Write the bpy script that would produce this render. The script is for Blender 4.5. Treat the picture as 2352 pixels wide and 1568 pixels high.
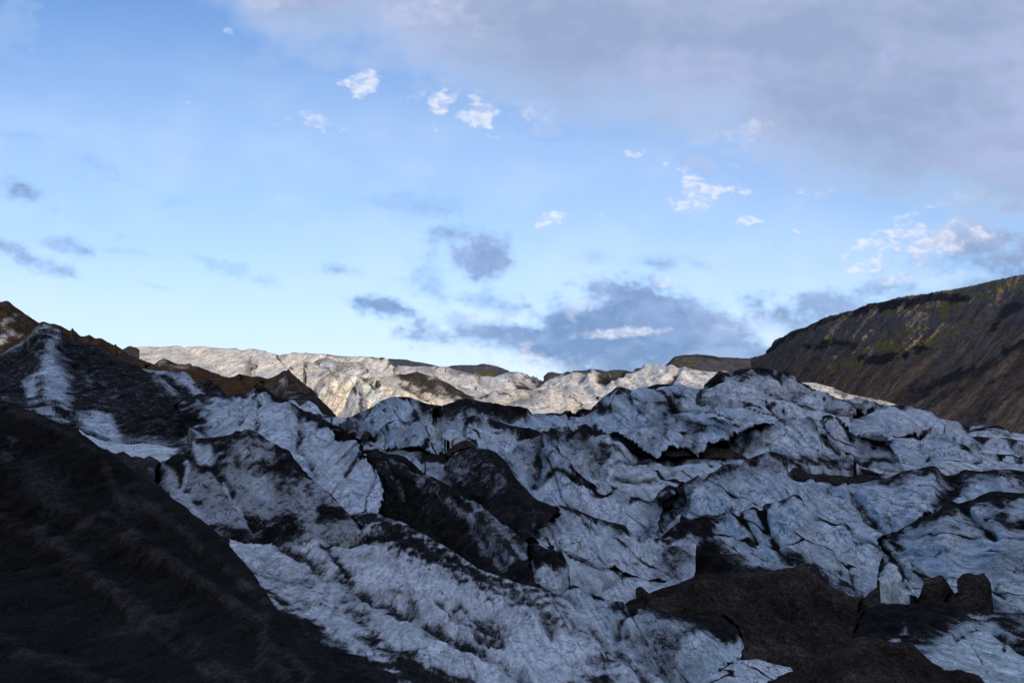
import bpy, math, numpy as np
from mathutils import Vector
for o in list(bpy.data.objects): bpy.data.objects.remove(o)
scene = bpy.context.scene
COL = scene.collection

# ------------------------------------------------------------------ camera
CX, CY, F, HOR = 1176.0, 784.0, 1828.0, 1050.0      # lens in photo units (2352 wide)
PITCH = math.atan((HOR-CY)/F)
cam_d = bpy.data.cameras.new("camera"); cam = bpy.data.objects.new("camera", cam_d); COL.objects.link(cam)
cam_d.sensor_width = 36.0; cam_d.lens = 36.0*F/2352.0
cam_d.clip_start = 0.5; cam_d.clip_end = 60000
cam.location = (0, 0, 0); cam.rotation_euler = (math.pi/2+PITCH, 0, 0)
scene.camera = cam

# ------------------------------------------------------------------ light
SUN_EL, SUN_AZ = 10.8, 168.0        # degrees; azimuth clockwise from +Y: behind the camera, to its right
world = bpy.data.worlds.new("World"); scene.world = world; world.use_nodes = True
nt = world.node_tree; nt.nodes.clear()
w_out = nt.nodes.new('ShaderNodeOutputWorld'); w_bg = nt.nodes.new('ShaderNodeBackground')
w_sky = nt.nodes.new('ShaderNodeTexSky'); w_sky.sky_type = 'NISHITA'; w_sky.sun_disc = False
w_sky.sun_elevation = math.radians(SUN_EL); w_sky.sun_rotation = math.radians(SUN_AZ)
w_sky.altitude = 200; w_sky.air_density = 1.0; w_sky.dust_density = 1.0; w_sky.ozone_density = 3.0
w_bg.inputs['Strength'].default_value = 0.15
w_t = nt.nodes.new('ShaderNodeMix'); w_t.data_type = 'RGBA'; w_t.blend_type = 'MULTIPLY'; w_t.inputs[0].default_value = 1.0
w_t.inputs[7].default_value = (.92, .95, 1.08, 1)             # colder white balance of the air light
nt.links.new(w_sky.outputs[0], w_t.inputs[6]); nt.links.new(w_t.outputs[2], w_bg.inputs['Color']); nt.links.new(w_bg.outputs[0], w_out.inputs['Surface'])
sun_d = bpy.data.lights.new("sun", 'SUN'); sun = bpy.data.objects.new("sun", sun_d); COL.objects.link(sun)
sun_d.energy = 3.2; sun_d.angle = math.radians(0.5); sun_d.color = (1.0, 0.84, 0.64)
_a, _e = math.radians(SUN_AZ), math.radians(SUN_EL)
SUNV = Vector((math.sin(_a)*math.cos(_e), math.cos(_a)*math.cos(_e), math.sin(_e)))
sun.rotation_euler = SUNV.to_track_quat('Z', 'Y').to_euler()
vs = scene.view_settings; vs.view_transform = 'Standard'; vs.look = 'None'; vs.exposure = 0.6; vs.gamma = 1.0
scene.cycles.max_bounces = 4; scene.cycles.transparent_max_bounces = 8

# ------------------------------------------------------------------ helpers
VIEWS = dict(A=(0, 661.5), B=(551.25, 759.5), C=(1102.5, 759.5), D=(1739.5, 612.5), E=(0, 1159.5), F=(551.25, 1159.5),
             G=(1102.5, 1159.5), H=(1739.5, 1159.5), J=(1739.5, 882.0), K=(1347.5, 918.75), L=(245.0, 918.75),
             N=(0, 882.0, .3125), P=(0, 0, .5), Q=(1176, 0, .5), Z=(0, 0, 1.0))
def parse(s):
    """outline string -> arrays x, y, depth (nan where not given)"""
    ox = oy = 0; sc = 1.0; out = []
    for t in s.split():
        if t in VIEWS:
            v = VIEWS[t]; ox, oy = v[0], v[1]; sc = v[2] if len(v) > 2 else .26053
        else:
            q = [float(k) for k in t.split(',')]
            out.append((ox+q[0]*sc, oy+q[1]*sc, q[2] if len(q) > 2 else np.nan))
    return np.array(out)
def arc(P): return np.concatenate([[0], np.cumsum(np.hypot(np.diff(P[:, 0]), np.diff(P[:, 1])))])
def rail(s, D=None, n=100):
    P = parse(s); a = arc(P)
    if D is not None and np.isnan(P[:, 2]).all():
        D = np.atleast_1d(np.array(D, float)); d = np.interp(a/a[-1], np.linspace(0, 1, len(D)), D)
    else:
        k = ~np.isnan(P[:, 2]); d = np.interp(a, a[k], P[k, 2])
    t = np.linspace(0, a[-1], n)
    return np.stack([np.interp(t, a, P[:, 0]), np.interp(t, a, P[:, 1]), np.interp(t, a, d)], 1), a[-1]
cp, sp = math.cos(PITCH), math.sin(PITCH)
def to_world(px, py, D):
    """photo direction + forward distance -> world point"""
    x = (px-CX)/F; v = (CY-py)/F
    dy = cp - v*sp; dz = sp + v*cp
    return np.stack([x/dy*D, D, dz/dy*D], -1)
# gradient noise
_r = np.random.RandomState(7); PERM = np.concatenate([_r.permutation(512)]*3)
_g = _r.normal(size=(512, 3)); _g /= np.linalg.norm(_g, axis=1)[:, None]; GX, GY, GZ = _g.T.copy()
def perlin(x, y, z=0.0):
    x, y, z = np.broadcast_arrays(x, y, z)
    xi = np.floor(x).astype(np.int64); yi = np.floor(y).astype(np.int64); zi = np.floor(z).astype(np.int64)
    fx = x-xi; fy = y-yi; fz = z-zi; xi &= 511; yi &= 511; zi &= 511
    u = fx*fx*fx*(fx*(fx*6-15)+10); v = fy*fy*fy*(fy*(fy*6-15)+10); w = fz*fz*fz*(fz*(fz*6-15)+10)
    def c(i, j, k):
        h = PERM[PERM[PERM[(xi+i) & 511]+((yi+j) & 511)]+((zi+k) & 511)]
        return GX[h]*(fx-i)+GY[h]*(fy-j)+GZ[h]*(fz-k)
    def lx(j, k): a = c(0, j, k); return a+u*(c(1, j, k)-a)
    def ly(k): a = lx(0, k); return a+v*(lx(1, k)-a)
    a = ly(0); return (a+w*(ly(1)-a))*1.6
def fbm(x, y, z=0.0, o=4, g=.5):
    s = 0; a = 1; n = 0
    for i in range(o):
        s = s+a*perlin(x*2**i+i*17.3, y*2**i+i*9.1, z+i*3.7); n += a; a *= g
    return s/n
_q = np.random.RandomState(11); CR = _q.rand(1024, 5)
def facets(x, y, seed=0):
    """tilted plates broken along straight cracks: plate height and distance to the nearest crack"""
    xi = np.floor(x).astype(np.int64); yi = np.floor(y).astype(np.int64)
    d1 = np.full(x.shape, 9.); d2 = d1.copy(); h1 = np.zeros(x.shape); h2 = h1.copy()
    for i in (-1, 0, 1):
        for j in (-1, 0, 1):
            k = ((xi+i)*73+(yi+j)*179+((xi+i)*(yi+j))*31+seed*57) & 1023
            r = CR[k]; qx = x-(xi+i+r[..., 0]); qy = y-(yi+j+r[..., 1])
            d = qx*qx+qy*qy; h = (r[..., 2]-.5)*1.6*qx+(r[..., 3]-.35)*1.5*qy+(r[..., 4]-.5)*.35
            m1 = d < d1; m2 = (~m1) & (d < d2)
            d2 = np.where(m1, d1, np.where(m2, d, d2)); h2 = np.where(m1, h1, np.where(m2, h, h2))
            d1 = np.where(m1, d, d1); h1 = np.where(m1, h, h1)
    e = np.sqrt(d2)-np.sqrt(d1); w = .5*(1-sstep(0, .16, e))
    return h1*(1-w)+h2*w, e
def sstep(a, b, x):
    t = np.clip((x-a)/(b-a), 0, 1); return t*t*(3-2*t)
def seg_dist(x, y, P, closed=True):
    d = np.full(x.shape, 1e9); ins = np.zeros(x.shape, bool); n = len(P)
    for i in range(n if closed else n-1):
        ax, ay = P[i, :2]; bx, by = P[(i+1) % n, :2]
        ex, ey = bx-ax, by-ay; L = ex*ex+ey*ey+1e-9
        t = np.clip(((x-ax)*ex+(y-ay)*ey)/L, 0, 1)
        d = np.minimum(d, np.hypot(x-ax-t*ex, y-ay-t*ey))
        if closed and ay != by:
            ins ^= ((ay > y) != (by > y)) & (x < ex*(y-ay)/(by-ay)+ax)
    return np.where(ins, d, -d) if closed else d
def mesh_grid(name, W, mat, attrs, smooth=True):
    nv_, nu_ = W.shape[:2]; N = nv_*nu_
    idx = np.arange(N).reshape(nv_, nu_)
    q = np.stack([idx[:-1, :-1], idx[1:, :-1], idx[1:, 1:], idx[:-1, 1:]], -1).reshape(-1, 4)
    me = bpy.data.meshes.new(name)
    me.vertices.add(N); me.vertices.foreach_set('co', W.reshape(-1).astype(np.float32))
    me.loops.add(q.size); me.loops.foreach_set('vertex_index', q.reshape(-1).astype(np.int32))
    me.polygons.add(len(q)); me.polygons.foreach_set('loop_start', (np.arange(len(q))*4).astype(np.int32))
    me.update(calc_edges=True)
    me.polygons.foreach_set('use_smooth', np.full(len(q), smooth))
    for k, a in attrs.items():
        if a.ndim == 3:
            t = me.attributes.new(k, 'FLOAT_VECTOR', 'POINT'); t.data.foreach_set('vector', a.reshape(-1).astype(np.float32))
        else:
            t = me.attributes.new(k, 'FLOAT', 'POINT'); t.data.foreach_set('value', a.reshape(-1).astype(np.float32))
    me.materials.append(mat)
    o = bpy.data.objects.new(name, me); COL.objects.link(o); return o
GROUPS = {'ice ridge': 'ridges and waves of ice in the glacier front', 'debris ridge': 'dark debris ridges on the ice', 'debris mound': 'gravel and ash mounds in the foreground',
          'debris cone': 'small cones of debris lying on the ice', 'rock': 'dark rocks on and beside the ice'}
def tag(o, label=None, cat=None, group=None, kind=None):
    group = group or GROUPS.get(cat)
    if label: o['label'] = label
    if cat: o['category'] = cat
    if group: o['group'] = group
    if kind: o['kind'] = kind
    return o

# ------------------------------------------------------------------ materials
class NB:
    def __init__(s, name):
        s.m = bpy.data.materials.new(name); s.m.use_nodes = True; s.t = s.m.node_tree; s.t.nodes.clear()
        s.out = s.n('ShaderNodeOutputMaterial')
    def n(s, ty, **k):
        x = s.t.nodes.new(ty)
        for a, b in k.items(): setattr(x, a, b)
        return x
    def l(s, a, b):
        if hasattr(a, 'outputs'): a = a.outputs[0]
        if isinstance(a, (int, float)): b.default_value = a
        elif isinstance(a, tuple): b.default_value = a if len(a) == len(b.default_value) else a+(1,)
        else: s.t.links.new(a, b)
    def math(s, op, a, b=0.0, c=None, clamp=False):
        x = s.n('ShaderNodeMath', operation=op); x.use_clamp = clamp
        s.l(a, x.inputs[0]); s.l(b, x.inputs[1])
        if c is not None: s.l(c, x.inputs[2])
        return x.outputs[0]
    def attr(s, name, vec=False):
        x = s.n('ShaderNodeAttribute'); x.attribute_name = name
        return x.outputs['Vector'] if vec else x.outputs['Fac']
    def vscale(s, v, sc, rot=0.0):
        x = s.n('ShaderNodeMapping'); s.l(v, x.inputs['Vector']); x.inputs['Scale'].default_value = sc
        x.inputs['Rotation'].default_value = (0, 0, rot); return x.outputs[0]
    def noise(s, v, scale, detail=4, rough=.55, dist=0.0, color=False):
        x = s.n('ShaderNodeTexNoise'); s.l(v, x.inputs['Vector']); x.inputs['Scale'].default_value = scale
        x.inputs['Detail'].default_value = detail; x.inputs['Roughness'].default_value = rough
        x.inputs['Distortion'].default_value = dist
        return x.outputs['Color' if color else 'Fac']
    def voro(s, v, scale, feature='DISTANCE_TO_EDGE'):
        x = s.n('ShaderNodeTexVoronoi', feature=feature); s.l(v, x.inputs['Vector']); x.inputs['Scale'].default_value = scale
        return x.outputs['Distance']
    def ramp(s, f, a, b, c0=0.0, c1=1.0):
        x = s.n('ShaderNodeMapRange', interpolation_type='SMOOTHSTEP'); s.l(f, x.inputs[0])
        for i, v in zip((1, 2, 3, 4), (a, b, c0, c1)): x.inputs[i].default_value = v
        return x.outputs[0]
    def mix(s, f, a, b, blend='MIX'):
        x = s.n('ShaderNodeMix', data_type='RGBA', blend_type=blend)
        s.l(f, x.inputs[0]); s.l(a, x.inputs[6]); s.l(b, x.inputs[7]); return x.outputs[2]
    def bump(s, h, strength, dist, nrm=None):
        x = s.n('ShaderNodeBump'); s.l(h, x.inputs['Height']); x.inputs['Strength'].default_value = strength
        s.l(dist, x.inputs['Distance'])
        if nrm is not None: s.l(nrm, x.inputs['Normal'])
        return x.outputs[0]
    def bsdf(s, col, rough, nrm=None, spec=.3):
        x = s.n('ShaderNodeBsdfPrincipled'); s.l(col, x.inputs['Base Color']); s.l(rough, x.inputs['Roughness'])
        s.l(spec, x.inputs['Specular IOR Level'])
        if nrm is not None: s.l(nrm, x.inputs['Normal'])
        s.l(x, s.out.inputs['Surface']); return s.m
ASH = (0.0075, 0.007, 0.0078)
def make_ice(name, cool=(.36, .59, .82), warm=(.50, .56, .63), white=(.86, .89, .97), teal=(.46, .62, .62), ash=ASH, ashb=(.024, .0205, .020), bmp=.12):
    b = NB(name); st = b.attr('st', True); dirt = b.attr('dirt'); tint = b.attr('tint'); wh = b.attr('white'); tl = b.attr('teal')
    unit = b.attr('unit')                                     # metres per 100 surface units
    big = b.noise(st, 1.3, 5, .6, .4); mid = b.noise(st, 6, 6, .65, .3); fine = b.noise(st, 34, 4, .7)
    strk = b.noise(b.vscale(st, (9, 1.6, 1)), 1.0, 6, .65, .5)
    c = b.mix(b.ramp(big, .35, .65), cool, warm); c = b.mix(b.math('MULTIPLY', tint, 1.0, clamp=True), b.mix(.25, cool, c), b.mix(.75, c, warm))
    c = b.mix(b.math('MULTIPLY', b.ramp(b.noise(st, .8, 4, .6, .8), .48, .68), .7), c, tuple(q*w for q, w in zip(cool, (.55, .72, .92))))
    c = b.mix(tl, c, teal); c = b.mix(b.math('MULTIPLY', wh, b.ramp(mid, .3, .6, .55, 1)), c, white)
    v = b.math('MULTIPLY', b.ramp(mid, .3, .7, .68, 1.42), b.ramp(fine, .3, .7, .78, 1.25))
    v = b.math('MULTIPLY', v, b.ramp(strk, .34, .6, .62, 1.12)); v = b.math('MULTIPLY', v, b.ramp(big, .3, .62, .72, 1.12))
    mk = b.noise(b.vscale(st, (26, 9, 12), .35), 1.0, 3, .6, 1.2); mk2 = b.noise(b.vscale(st, (7, 19, 9), -.3), 1.0, 4, .6, .8)
    v = b.math('MULTIPLY', v, b.ramp(mk, .58, .68, 1, .5)); v = b.math('MULTIPLY', v, b.ramp(mk2, .56, .68, 1, .5))
    c = b.mix(1.0, c, v, 'MULTIPLY')
    # thin cracks with ash in them
    wv = b.n('ShaderNodeVectorMath', operation='MULTIPLY_ADD'); b.l(b.noise(st, 3.2, 4, .6, 0, True), wv.inputs[0])
    wv.inputs[1].default_value = (.55, .55, .2); b.l(st, wv.inputs[2])
    cr = b.voro(b.vscale(wv.outputs[0], (1.4, 2.6, 1)), 1.6); cr2 = b.voro(b.vscale(wv.outputs[0], (2.4, 1.5, 1), .6), 4.0)
    k1 = b.math('MULTIPLY', b.ramp(cr, .0, .03, 1, 0), b.ramp(big, .46, .58)); k2 = b.math('MULTIPLY', b.ramp(cr2, 0, .06, 1, 0), b.ramp(mid, .5, .62))
    crk = b.math('MAXIMUM', k1, b.math('MULTIPLY', k2, .8))
    clean = b.ramp(tl, 0, 1, 1, .25)
    # ash cover: loose grains, denser where the amount is higher
    grain = b.noise(st, 70, 2, .8)
    n = b.math('ADD', b.math('MULTIPLY', b.math('SUBTRACT', mid, .5), 1.3), b.math('MULTIPLY', b.math('SUBTRACT', fine, .5), 1.1))
    n = b.math('ADD', n, b.math('ADD', b.math('MULTIPLY', b.math('SUBTRACT', strk, .5), .9), b.math('MULTIPLY', b.math('SUBTRACT', grain, .5), 1.1)))
    dsum = b.math('ADD', dirt, b.math('MULTIPLY', n, .85))
    dm = b.ramp(dsum, .36, .72); veil = b.ramp(dsum, .05, .6, 0, .55)
    ac = b.mix(b.ramp(b.noise(st, 3, 5, .6), .4, .65), ash, ashb); ac = b.mix(1.0, ac, b.math('MULTIPLY', b.ramp(fine, .3, .75, .4, 1.9), b.ramp(mid, .3, .7, .6, 1.5)), 'MULTIPLY')
    c = b.mix(b.math('MULTIPLY', b.math('MULTIPLY', crk, .9), clean), c, ash)
    c = b.mix(veil, c, (.12, .115, .12))
    c = b.mix(dm, c, ac)
    h = b.math('ADD', b.math('MULTIPLY', mid, .9), b.math('MULTIPLY', fine, .15)); h = b.math('ADD', h, b.math('MULTIPLY', strk, .6))
    h = b.math('SUBTRACT', h, b.math('MULTIPLY', crk, .35))
    nr = b.bump(h, 1.0, b.math('MULTIPLY', unit, bmp))
    rough = b.math('ADD', b.math('MULTIPLY', dm, .35), .55)
    return b.bsdf(c, rough, nr, b.ramp(dm, 0, 1, .3, .03))
ICE = make_ice("glacier_ice")
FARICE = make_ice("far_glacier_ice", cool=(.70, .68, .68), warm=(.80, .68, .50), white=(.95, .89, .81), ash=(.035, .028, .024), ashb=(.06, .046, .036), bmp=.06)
BROWNICE = make_ice("brown_debris_ice", cool=(.45, .46, .5), warm=(.4, .36, .32), ash=(.024, .016, .011), ashb=(.045, .028, .017))
def make_gravel(name, c1, c2, spec_c, speck=.72, bumpk=.09):
    b = NB(name); st = b.attr('st', True); unit = b.attr('unit'); dirt = b.attr('dirt'); tnt = b.attr('tint')
    big = b.noise(st, 1.2, 6, .6, .3); mid = b.noise(st, 8, 6, .7); fine = b.noise(st, 26, 4, .8)
    peb = b.n('ShaderNodeTexVoronoi'); b.l(st, peb.inputs['Vector']); peb.inputs['Scale'].default_value = 17
    sepc = b.n('ShaderNodeSeparateColor'); b.l(peb.outputs['Color'], sepc.inputs[0])
    sp_ = b.math('MULTIPLY', b.ramp(sepc.outputs[0], .9, .97), b.ramp(peb.outputs['Distance'], .12, .3, 1, 0))
    band = b.noise(b.vscale(st, (.5, .5, .2)), 1.0, 6, .65, .6)
    c = b.mix(b.ramp(b.math('ADD', b.math('ADD', b.math('MULTIPLY', band, .75), b.math('MULTIPLY', big, .25)), b.math('MULTIPLY', b.math('SUBTRACT', tnt, .4), .5)), .38, .66), c1, c2)
    c = b.mix(1.0, c, b.math('MULTIPLY', b.ramp(mid, .3, .7, .45, 1.7), b.ramp(fine, .32, .68, .25, 2.3)), 'MULTIPLY')
    c = b.mix(1.0, c, b.ramp(b.noise(st, .55, 5, .6, .5), .35, .65, .6, 1.3), 'MULTIPLY')
    c = b.mix(b.math('MULTIPLY', sp_, speck), c, spec_c)
    c = b.mix(b.math('MULTIPLY', dirt, b.ramp(mid, .35, .65)), c, (.30, .32, .38))     # patches of old ice / snow showing through
    h = b.math('ADD', mid, b.math('MULTIPLY', fine, .35)); h = b.math('SUBTRACT', h, b.math('MULTIPLY', peb.outputs['Distance'], .2))
    return b.bsdf(c, .95, b.bump(h, 1.0, b.math('MULTIPLY', unit, bumpk)), .03)
MORAINE = make_gravel("black_moraine_gravel", (.0105, .0092, .009), (.036, .031, .030), (.24, .23, .21), speck=.9, bumpk=.06)
BROWNG = make_gravel("brown_gravel", (.027, .022, .020), (.052, .040, .034), (.14, .13, .12), .5, .15)
def make_hill(name, rock=(.15, .14, .15), brown=(.16, .115, .09), tan=(.32, .21, .13), moss=(.27, .25, .09)):
    b = NB(name); st = b.attr('st', True); unit = b.attr('unit'); ms = b.attr('teal'); br = b.attr('tint'); cl = b.attr('dirt'); wh = b.attr('white')
    big = b.noise(st, 2.0, 6, .6, .3); mid = b.noise(st, 9, 6, .7); fine = b.noise(st, 50, 3, .7)
    strk = b.noise(b.vscale(st, (9, 1.5, 1)), 1.0, 8, .7, .1)
    c = b.mix(b.ramp(b.math('ADD', br, b.math('MULTIPLY', b.math('SUBTRACT', big, .5), 1.2)), .3, .7), rock, brown)
    st5 = b.noise(b.vscale(st, (2.2, .35, .6)), 1.0, 8, .7, .15)
    c = b.mix(b.math('MULTIPLY', b.ramp(st5, .5, .57), br), c, tan); c = b.mix(b.math('MULTIPLY', b.ramp(st5, .46, .36), b.math('MULTIPLY', br, .8)), c, (.045, .042, .05))
    c = b.mix(1.0, c, b.math('MULTIPLY', b.ramp(mid, .3, .7, .65, 1.35), b.ramp(fine, .3, .72, .6, 1.5)), 'MULTIPLY')
    c = b.mix(1.0, c, b.ramp(strk, .35, .6, .75, 1.15), 'MULTIPLY')
    mm = b.ramp(b.math('ADD', ms, b.math('ADD', b.math('MULTIPLY', b.math('SUBTRACT', mid, .5), 1.1), b.math('MULTIPLY', b.math('SUBTRACT', big, .5), .9))), .34, .6)
    mc = b.mix(b.ramp(b.noise(st, 5, 4, .6), .45, .65), moss, (.20, .14, .05)); mc = b.mix(1.0, mc, b.ramp(fine, .3, .7, .6, 1.35), 'MULTIPLY')
    c = b.mix(b.math('MULTIPLY', mm, .85), c, mc)
    c = b.mix(b.ramp(b.math('ADD', cl, b.math('MULTIPLY', b.math('SUBTRACT', mid, .5), .9)), .34, .62), c, (.040, .038, .046))
    c = b.mix(b.ramp(b.math('ADD', wh, b.math('MULTIPLY', b.math('SUBTRACT', fine, .5), .8)), .45, .6), c, (.5, .56, .66))
    h = b.math('ADD', mid, b.math('MULTIPLY', fine, .3)); h = b.math('ADD', h, b.math('MULTIPLY', strk, .35))
    return b.bsdf(c, .95, b.bump(h, 1.0, b.math('MULTIPLY', unit, .10)), .04)
HILL = make_hill("hillside_rock")
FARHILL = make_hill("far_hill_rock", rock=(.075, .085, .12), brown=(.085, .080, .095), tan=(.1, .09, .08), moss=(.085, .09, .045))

# ------------------------------------------------------------------ ridge builder
LAYERS = []
def ridge(name, label, cat, crest, foot, Dc=None, Df=None, mat=ICE, mids=(), paint=(), dirt=.0, tint=.5, white=.0, teal=.0,
          cap=10, capv=.9, amp=7.0, lam=110, fine=2.2, flow=0.0, stretch=1.6, crease=.55, flat=.25, back=.25, ease=.85, kind=None, step=2.3, group=None, edge=.22, gul=0.0, gf=1.0, facet=None, rdg=1.0, fold=0, axis=None, cz=.5):
    LAYERS.append(dict(locals()))
def base_grid(L):
    R0, len0 = rail(L['crest'], L['Dc'], 400)
    rails = [R0]
    for s, D in L['mids']: rails.append(rail(s, D, 400)[0])
    R1, len1 = rail(L['foot'], L['Df'], 400); rails.append(R1)
    H = sum(np.median(np.hypot(rails[i+1][:, 0]-rails[i][:, 0], rails[i+1][:, 1]-rails[i][:, 1])) for i in range(len(rails)-1))
    nu = int(np.clip(max(len0, len1)/L['step'], 24, 1300)); nv = int(np.clip(H/L['step'], 14, 520))
    tu = np.linspace(0, 1, nu); t4 = np.linspace(0, 1, 400)
    RS = np.stack([np.stack([np.interp(tu, t4, r[:, k]) for k in range(3)], 1) for r in rails])      # rail, u, 3
    vk = np.linspace(0, 1, len(rails)); tv = np.linspace(0, 1, nv)
    G = np.empty((nv, nu, 3))
    for k in range(3):
        tt = tv if k < 2 or len(rails) > 2 else tv**L['ease']
        i = np.clip(np.searchsorted(vk, tt, 'right')-1, 0, len(rails)-2); f = (tt-vk[i])/(vk[i+1]-vk[i])
        G[:, :, k] = RS[i, :, k]*(1-f)[:, None]+RS[i+1, :, k]*f[:, None]
    L['G'] = G; L['size'] = (max(len0, len1), H); return G
def build_layers():
    C = 4.0; X0, Y0 = -1200, -200; buf = np.full((700, 1200), np.inf)
    for L in reversed(LAYERS):
        G = base_grid(L)
        ix = np.clip(((G[:, :, 0]-X0)/C).astype(int), 0, 1199); iy = np.clip(((G[:, :, 1]-Y0)/C).astype(int), 0, 699)
        near = buf[iy, ix]; m = np.isfinite(near)
        L['D0'] = G[:, :, 2].copy()
        Dn = np.where(m, np.maximum(G[:, :, 2], np.where(m, near, 0)*1.05+.3), G[:, :, 2])
        L['Dp'] = Dn; np.minimum.at(buf, (iy, ix), Dn)
    for i, L in enumerate(LAYERS): build_one(L, i)
def build_one(L, li):
    G = L['G']; px, py = G[:, :, 0], G[:, :, 1]; nv, nu = px.shape
    Wb = to_world(px, py, L['D0']); Wp = to_world(px, py, L['Dp'])
    du = np.gradient(Wb, axis=1); dv = np.gradient(Wb, axis=0)
    nrm = np.cross(dv, du); nrm /= np.linalg.norm(nrm, axis=2)[:, :, None]+1e-9
    nrm *= np.sign((-(nrm*Wb)).sum(2)+1e-9)[:, :, None]                       # face the viewer's side of the ridge
    # surface coordinates in units (about 100 photo pixels), isotropic
    Lu, Lv = L['size']; u = np.linspace(0, Lu/100, nu)[None, :]+li*13.7; v = np.linspace(0, Lv/100, nv)[:, None]+li*5.3
    u = np.broadcast_to(u, px.shape); v = np.broadcast_to(v, px.shape)
    unit = np.exp(np.mean(np.log(L['D0'])))*100/F; U = L['D0']*100/F
    if L['axis'] is None or L['axis'] == 'uv': ax_a, ax_b, ax_c = np.array([1., 0, 0]), np.array([0, 0, -1.]), np.array([0, 1., 0])
    else:
        ax_a, ax_b = [np.array(q, float)/np.linalg.norm(q) for q in L['axis']]; ax_c = np.cross(ax_a, ax_b)
    a = math.radians(L['flow']); A3 = ax_a*math.cos(a)+ax_b*math.sin(a); B3 = -ax_a*math.sin(a)+ax_b*math.cos(a)
    s = Wb@A3/unit+li*13.7; t = Wb@B3/unit+li*5.3; cc = Wb@ax_c/unit*L['cz']
    gs, gt, gc = (v, u, 0*u+li*.7) if L['axis'] == 'uv' else (s, t, cc)
    k = L['stretch']; S, T = s*k**.5, t/k**.5                                              # metres per unit
    wx = fbm(S*.9, T*.9, 3.1+cc*.9, 3)*.55; wy = fbm(S*.9+9, T*.9, 7.7+cc*.9, 3)*.55
    lam = 100.0/L['lam']
    n1 = perlin((S+wx)*lam, (T+wy)*lam, cc*lam); n2 = perlin((S+wx*1.3)*lam*2.3+5, (T+wy*1.3)*lam*2.3, cc*lam*2.3+4)
    n3 = perlin((S+wx)*lam*5.1, (T+wy)*lam*5.1+3, cc*lam*5.1+8)
    bil = .6*(np.abs(n1)*1.0+np.abs(n2)*.45+np.abs(n3)*.2)
    rough = fbm(S*7, T*7, 1.3+cc*7, 4, .6)
    e = np.minimum(np.arange(nv)/max(1, nv*.12), 1)[:, None]; ew = L['edge']+(1-L['edge'])*e
    h = (L['amp']*(bil-.45)*2.0*ew+L['fine']*rough*(.5+.5*ew))
    if L['gul']: h = h-L['gul']*np.abs(perlin(gs*3.5*L['gf']+wx*.8, gt*.25*L['gf']+wy*.3, 2.2+gc*L['gf']))*ew*2+L['gul']*np.abs(perlin(gs*9*L['gf'], gt*.6*L['gf'], 5.2+gc*2*L['gf']))*.6*ew
    r4 = perlin((S*.8+wx)*lam*1.4+31, (T*1.2-wy)*lam*1.4, cc*lam+17)
    h = h+L['amp']*.45*L['rdg']*(sstep(.0, .55, 1-np.abs(r4)*2.2)-.35)*ew
    wob = fbm(s*3, t*3, 6.6+cc*3, 5, .65)*1.2; gap = sstep(-.45, .1, fbm(s*1.7, t*1.7, 1.6+cc, 4))*.75+.25
    for p in L['paint']:
        if p[0] == 'rl':
            q = seg_dist(px, py, parse(p[1]), False)+wob*p[2]*.25
            h = h+p[2]*p[3]*np.clip(1-q/p[2]/1.3, 0, 1)
        if p[0] == 'dl' and p[3] > .3 and L['mat'] is not HILL:
            q = seg_dist(px, py, parse(p[1]), False)+wob*p[2]*.6
            h = h-min(p[2], 20)*.9*p[3]*(1-sstep(0, 1.3, q/p[2]))+min(p[2], 20)*.35*p[3]*np.exp(-((q/p[2]-1.7)/.7)**2)
    if L['fold']:
        fs, ft = s*math.cos(.6)+t*math.sin(.6), -s*math.sin(.6)+t*math.cos(.6)      # long folds slanting down to the right
        fo = 1-np.abs(perlin(fs*.28+wx*.4+3, ft*.75+wy*.4, cc*.5+li))*2.2; fo2 = 1-np.abs(perlin(fs*.6+wx*.4+9, ft*1.7+wy*.5, cc+li+5))*2.2
        h = h+L['fold']*(np.clip(fo, -.4, 1)-.3+.45*(np.clip(fo2, -.3, 1)-.3))*ew
    fa = L['facet'] if L['facet'] is not None else (L['amp'] if L['mat'] is ICE else 0)
    fe = np.ones(px.shape)
    if fa:
        qx, qy = S+wx*.5+cc*.3, T*.8+wy*.5
        f1, e1 = facets(qx*.85, qy*.85, li); f2, e2 = facets(qx*2.1+7, qy*2.1, li+3)
        h = h+fa*(1.9*f1+.75*f2)*ew
        fe = np.minimum(e1*1.3+.03+.12*sstep(.1, -.3, fbm(s, t, 3+cc, 2)), e2*2.2+.10+.3*sstep(.25, -.2, fbm(s*1.2, t*1.2, 8+cc, 2)))
    disp = h*U/100
    W = Wp+nrm*disp[:, :, None]
    # final normals for slope-dependent ash
    Wd = Wb+nrm*disp[:, :, None]; fn = np.cross(np.gradient(Wd, axis=0), np.gradient(Wd, axis=1)); fn /= np.linalg.norm(fn, axis=2)[:, :, None]+1e-9
    fz = np.abs(fn[:, :, 2])
    dirt = np.full(px.shape, float(L['dirt'])); tint = np.full(px.shape, float(L['tint'])); white = np.full(px.shape, float(L['white'])); teal = np.full(px.shape, float(L['teal']))
    if L['mat'] in (ICE, FARICE, BROWNICE):
        vpx = np.arange(nv)[:, None]*Lv/nv
        dirt = np.maximum(dirt, L['capv']*(1-sstep(L['cap']*.3, L['cap']*1.6, vpx*np.ones_like(px)+22*fbm(u*3, v*3, 9.9, 4)-2))*(.25+.75*sstep(-.25, .25, fbm(u*1.5, v*0+3, 4.1, 3))) if L['cap'] else dirt)
        cre = np.maximum(1-sstep(0, .06, np.abs(n1)), .8*(1-sstep(0, .07, np.abs(n2))))*sstep(-.1, .4, fbm(S*1.1, T*1.1, 5.5+cc, 3))
        dirt = np.maximum(dirt, L['crease']*np.maximum(cre*.8, 1.5*(1-sstep(.02, .13, fe))))
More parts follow.
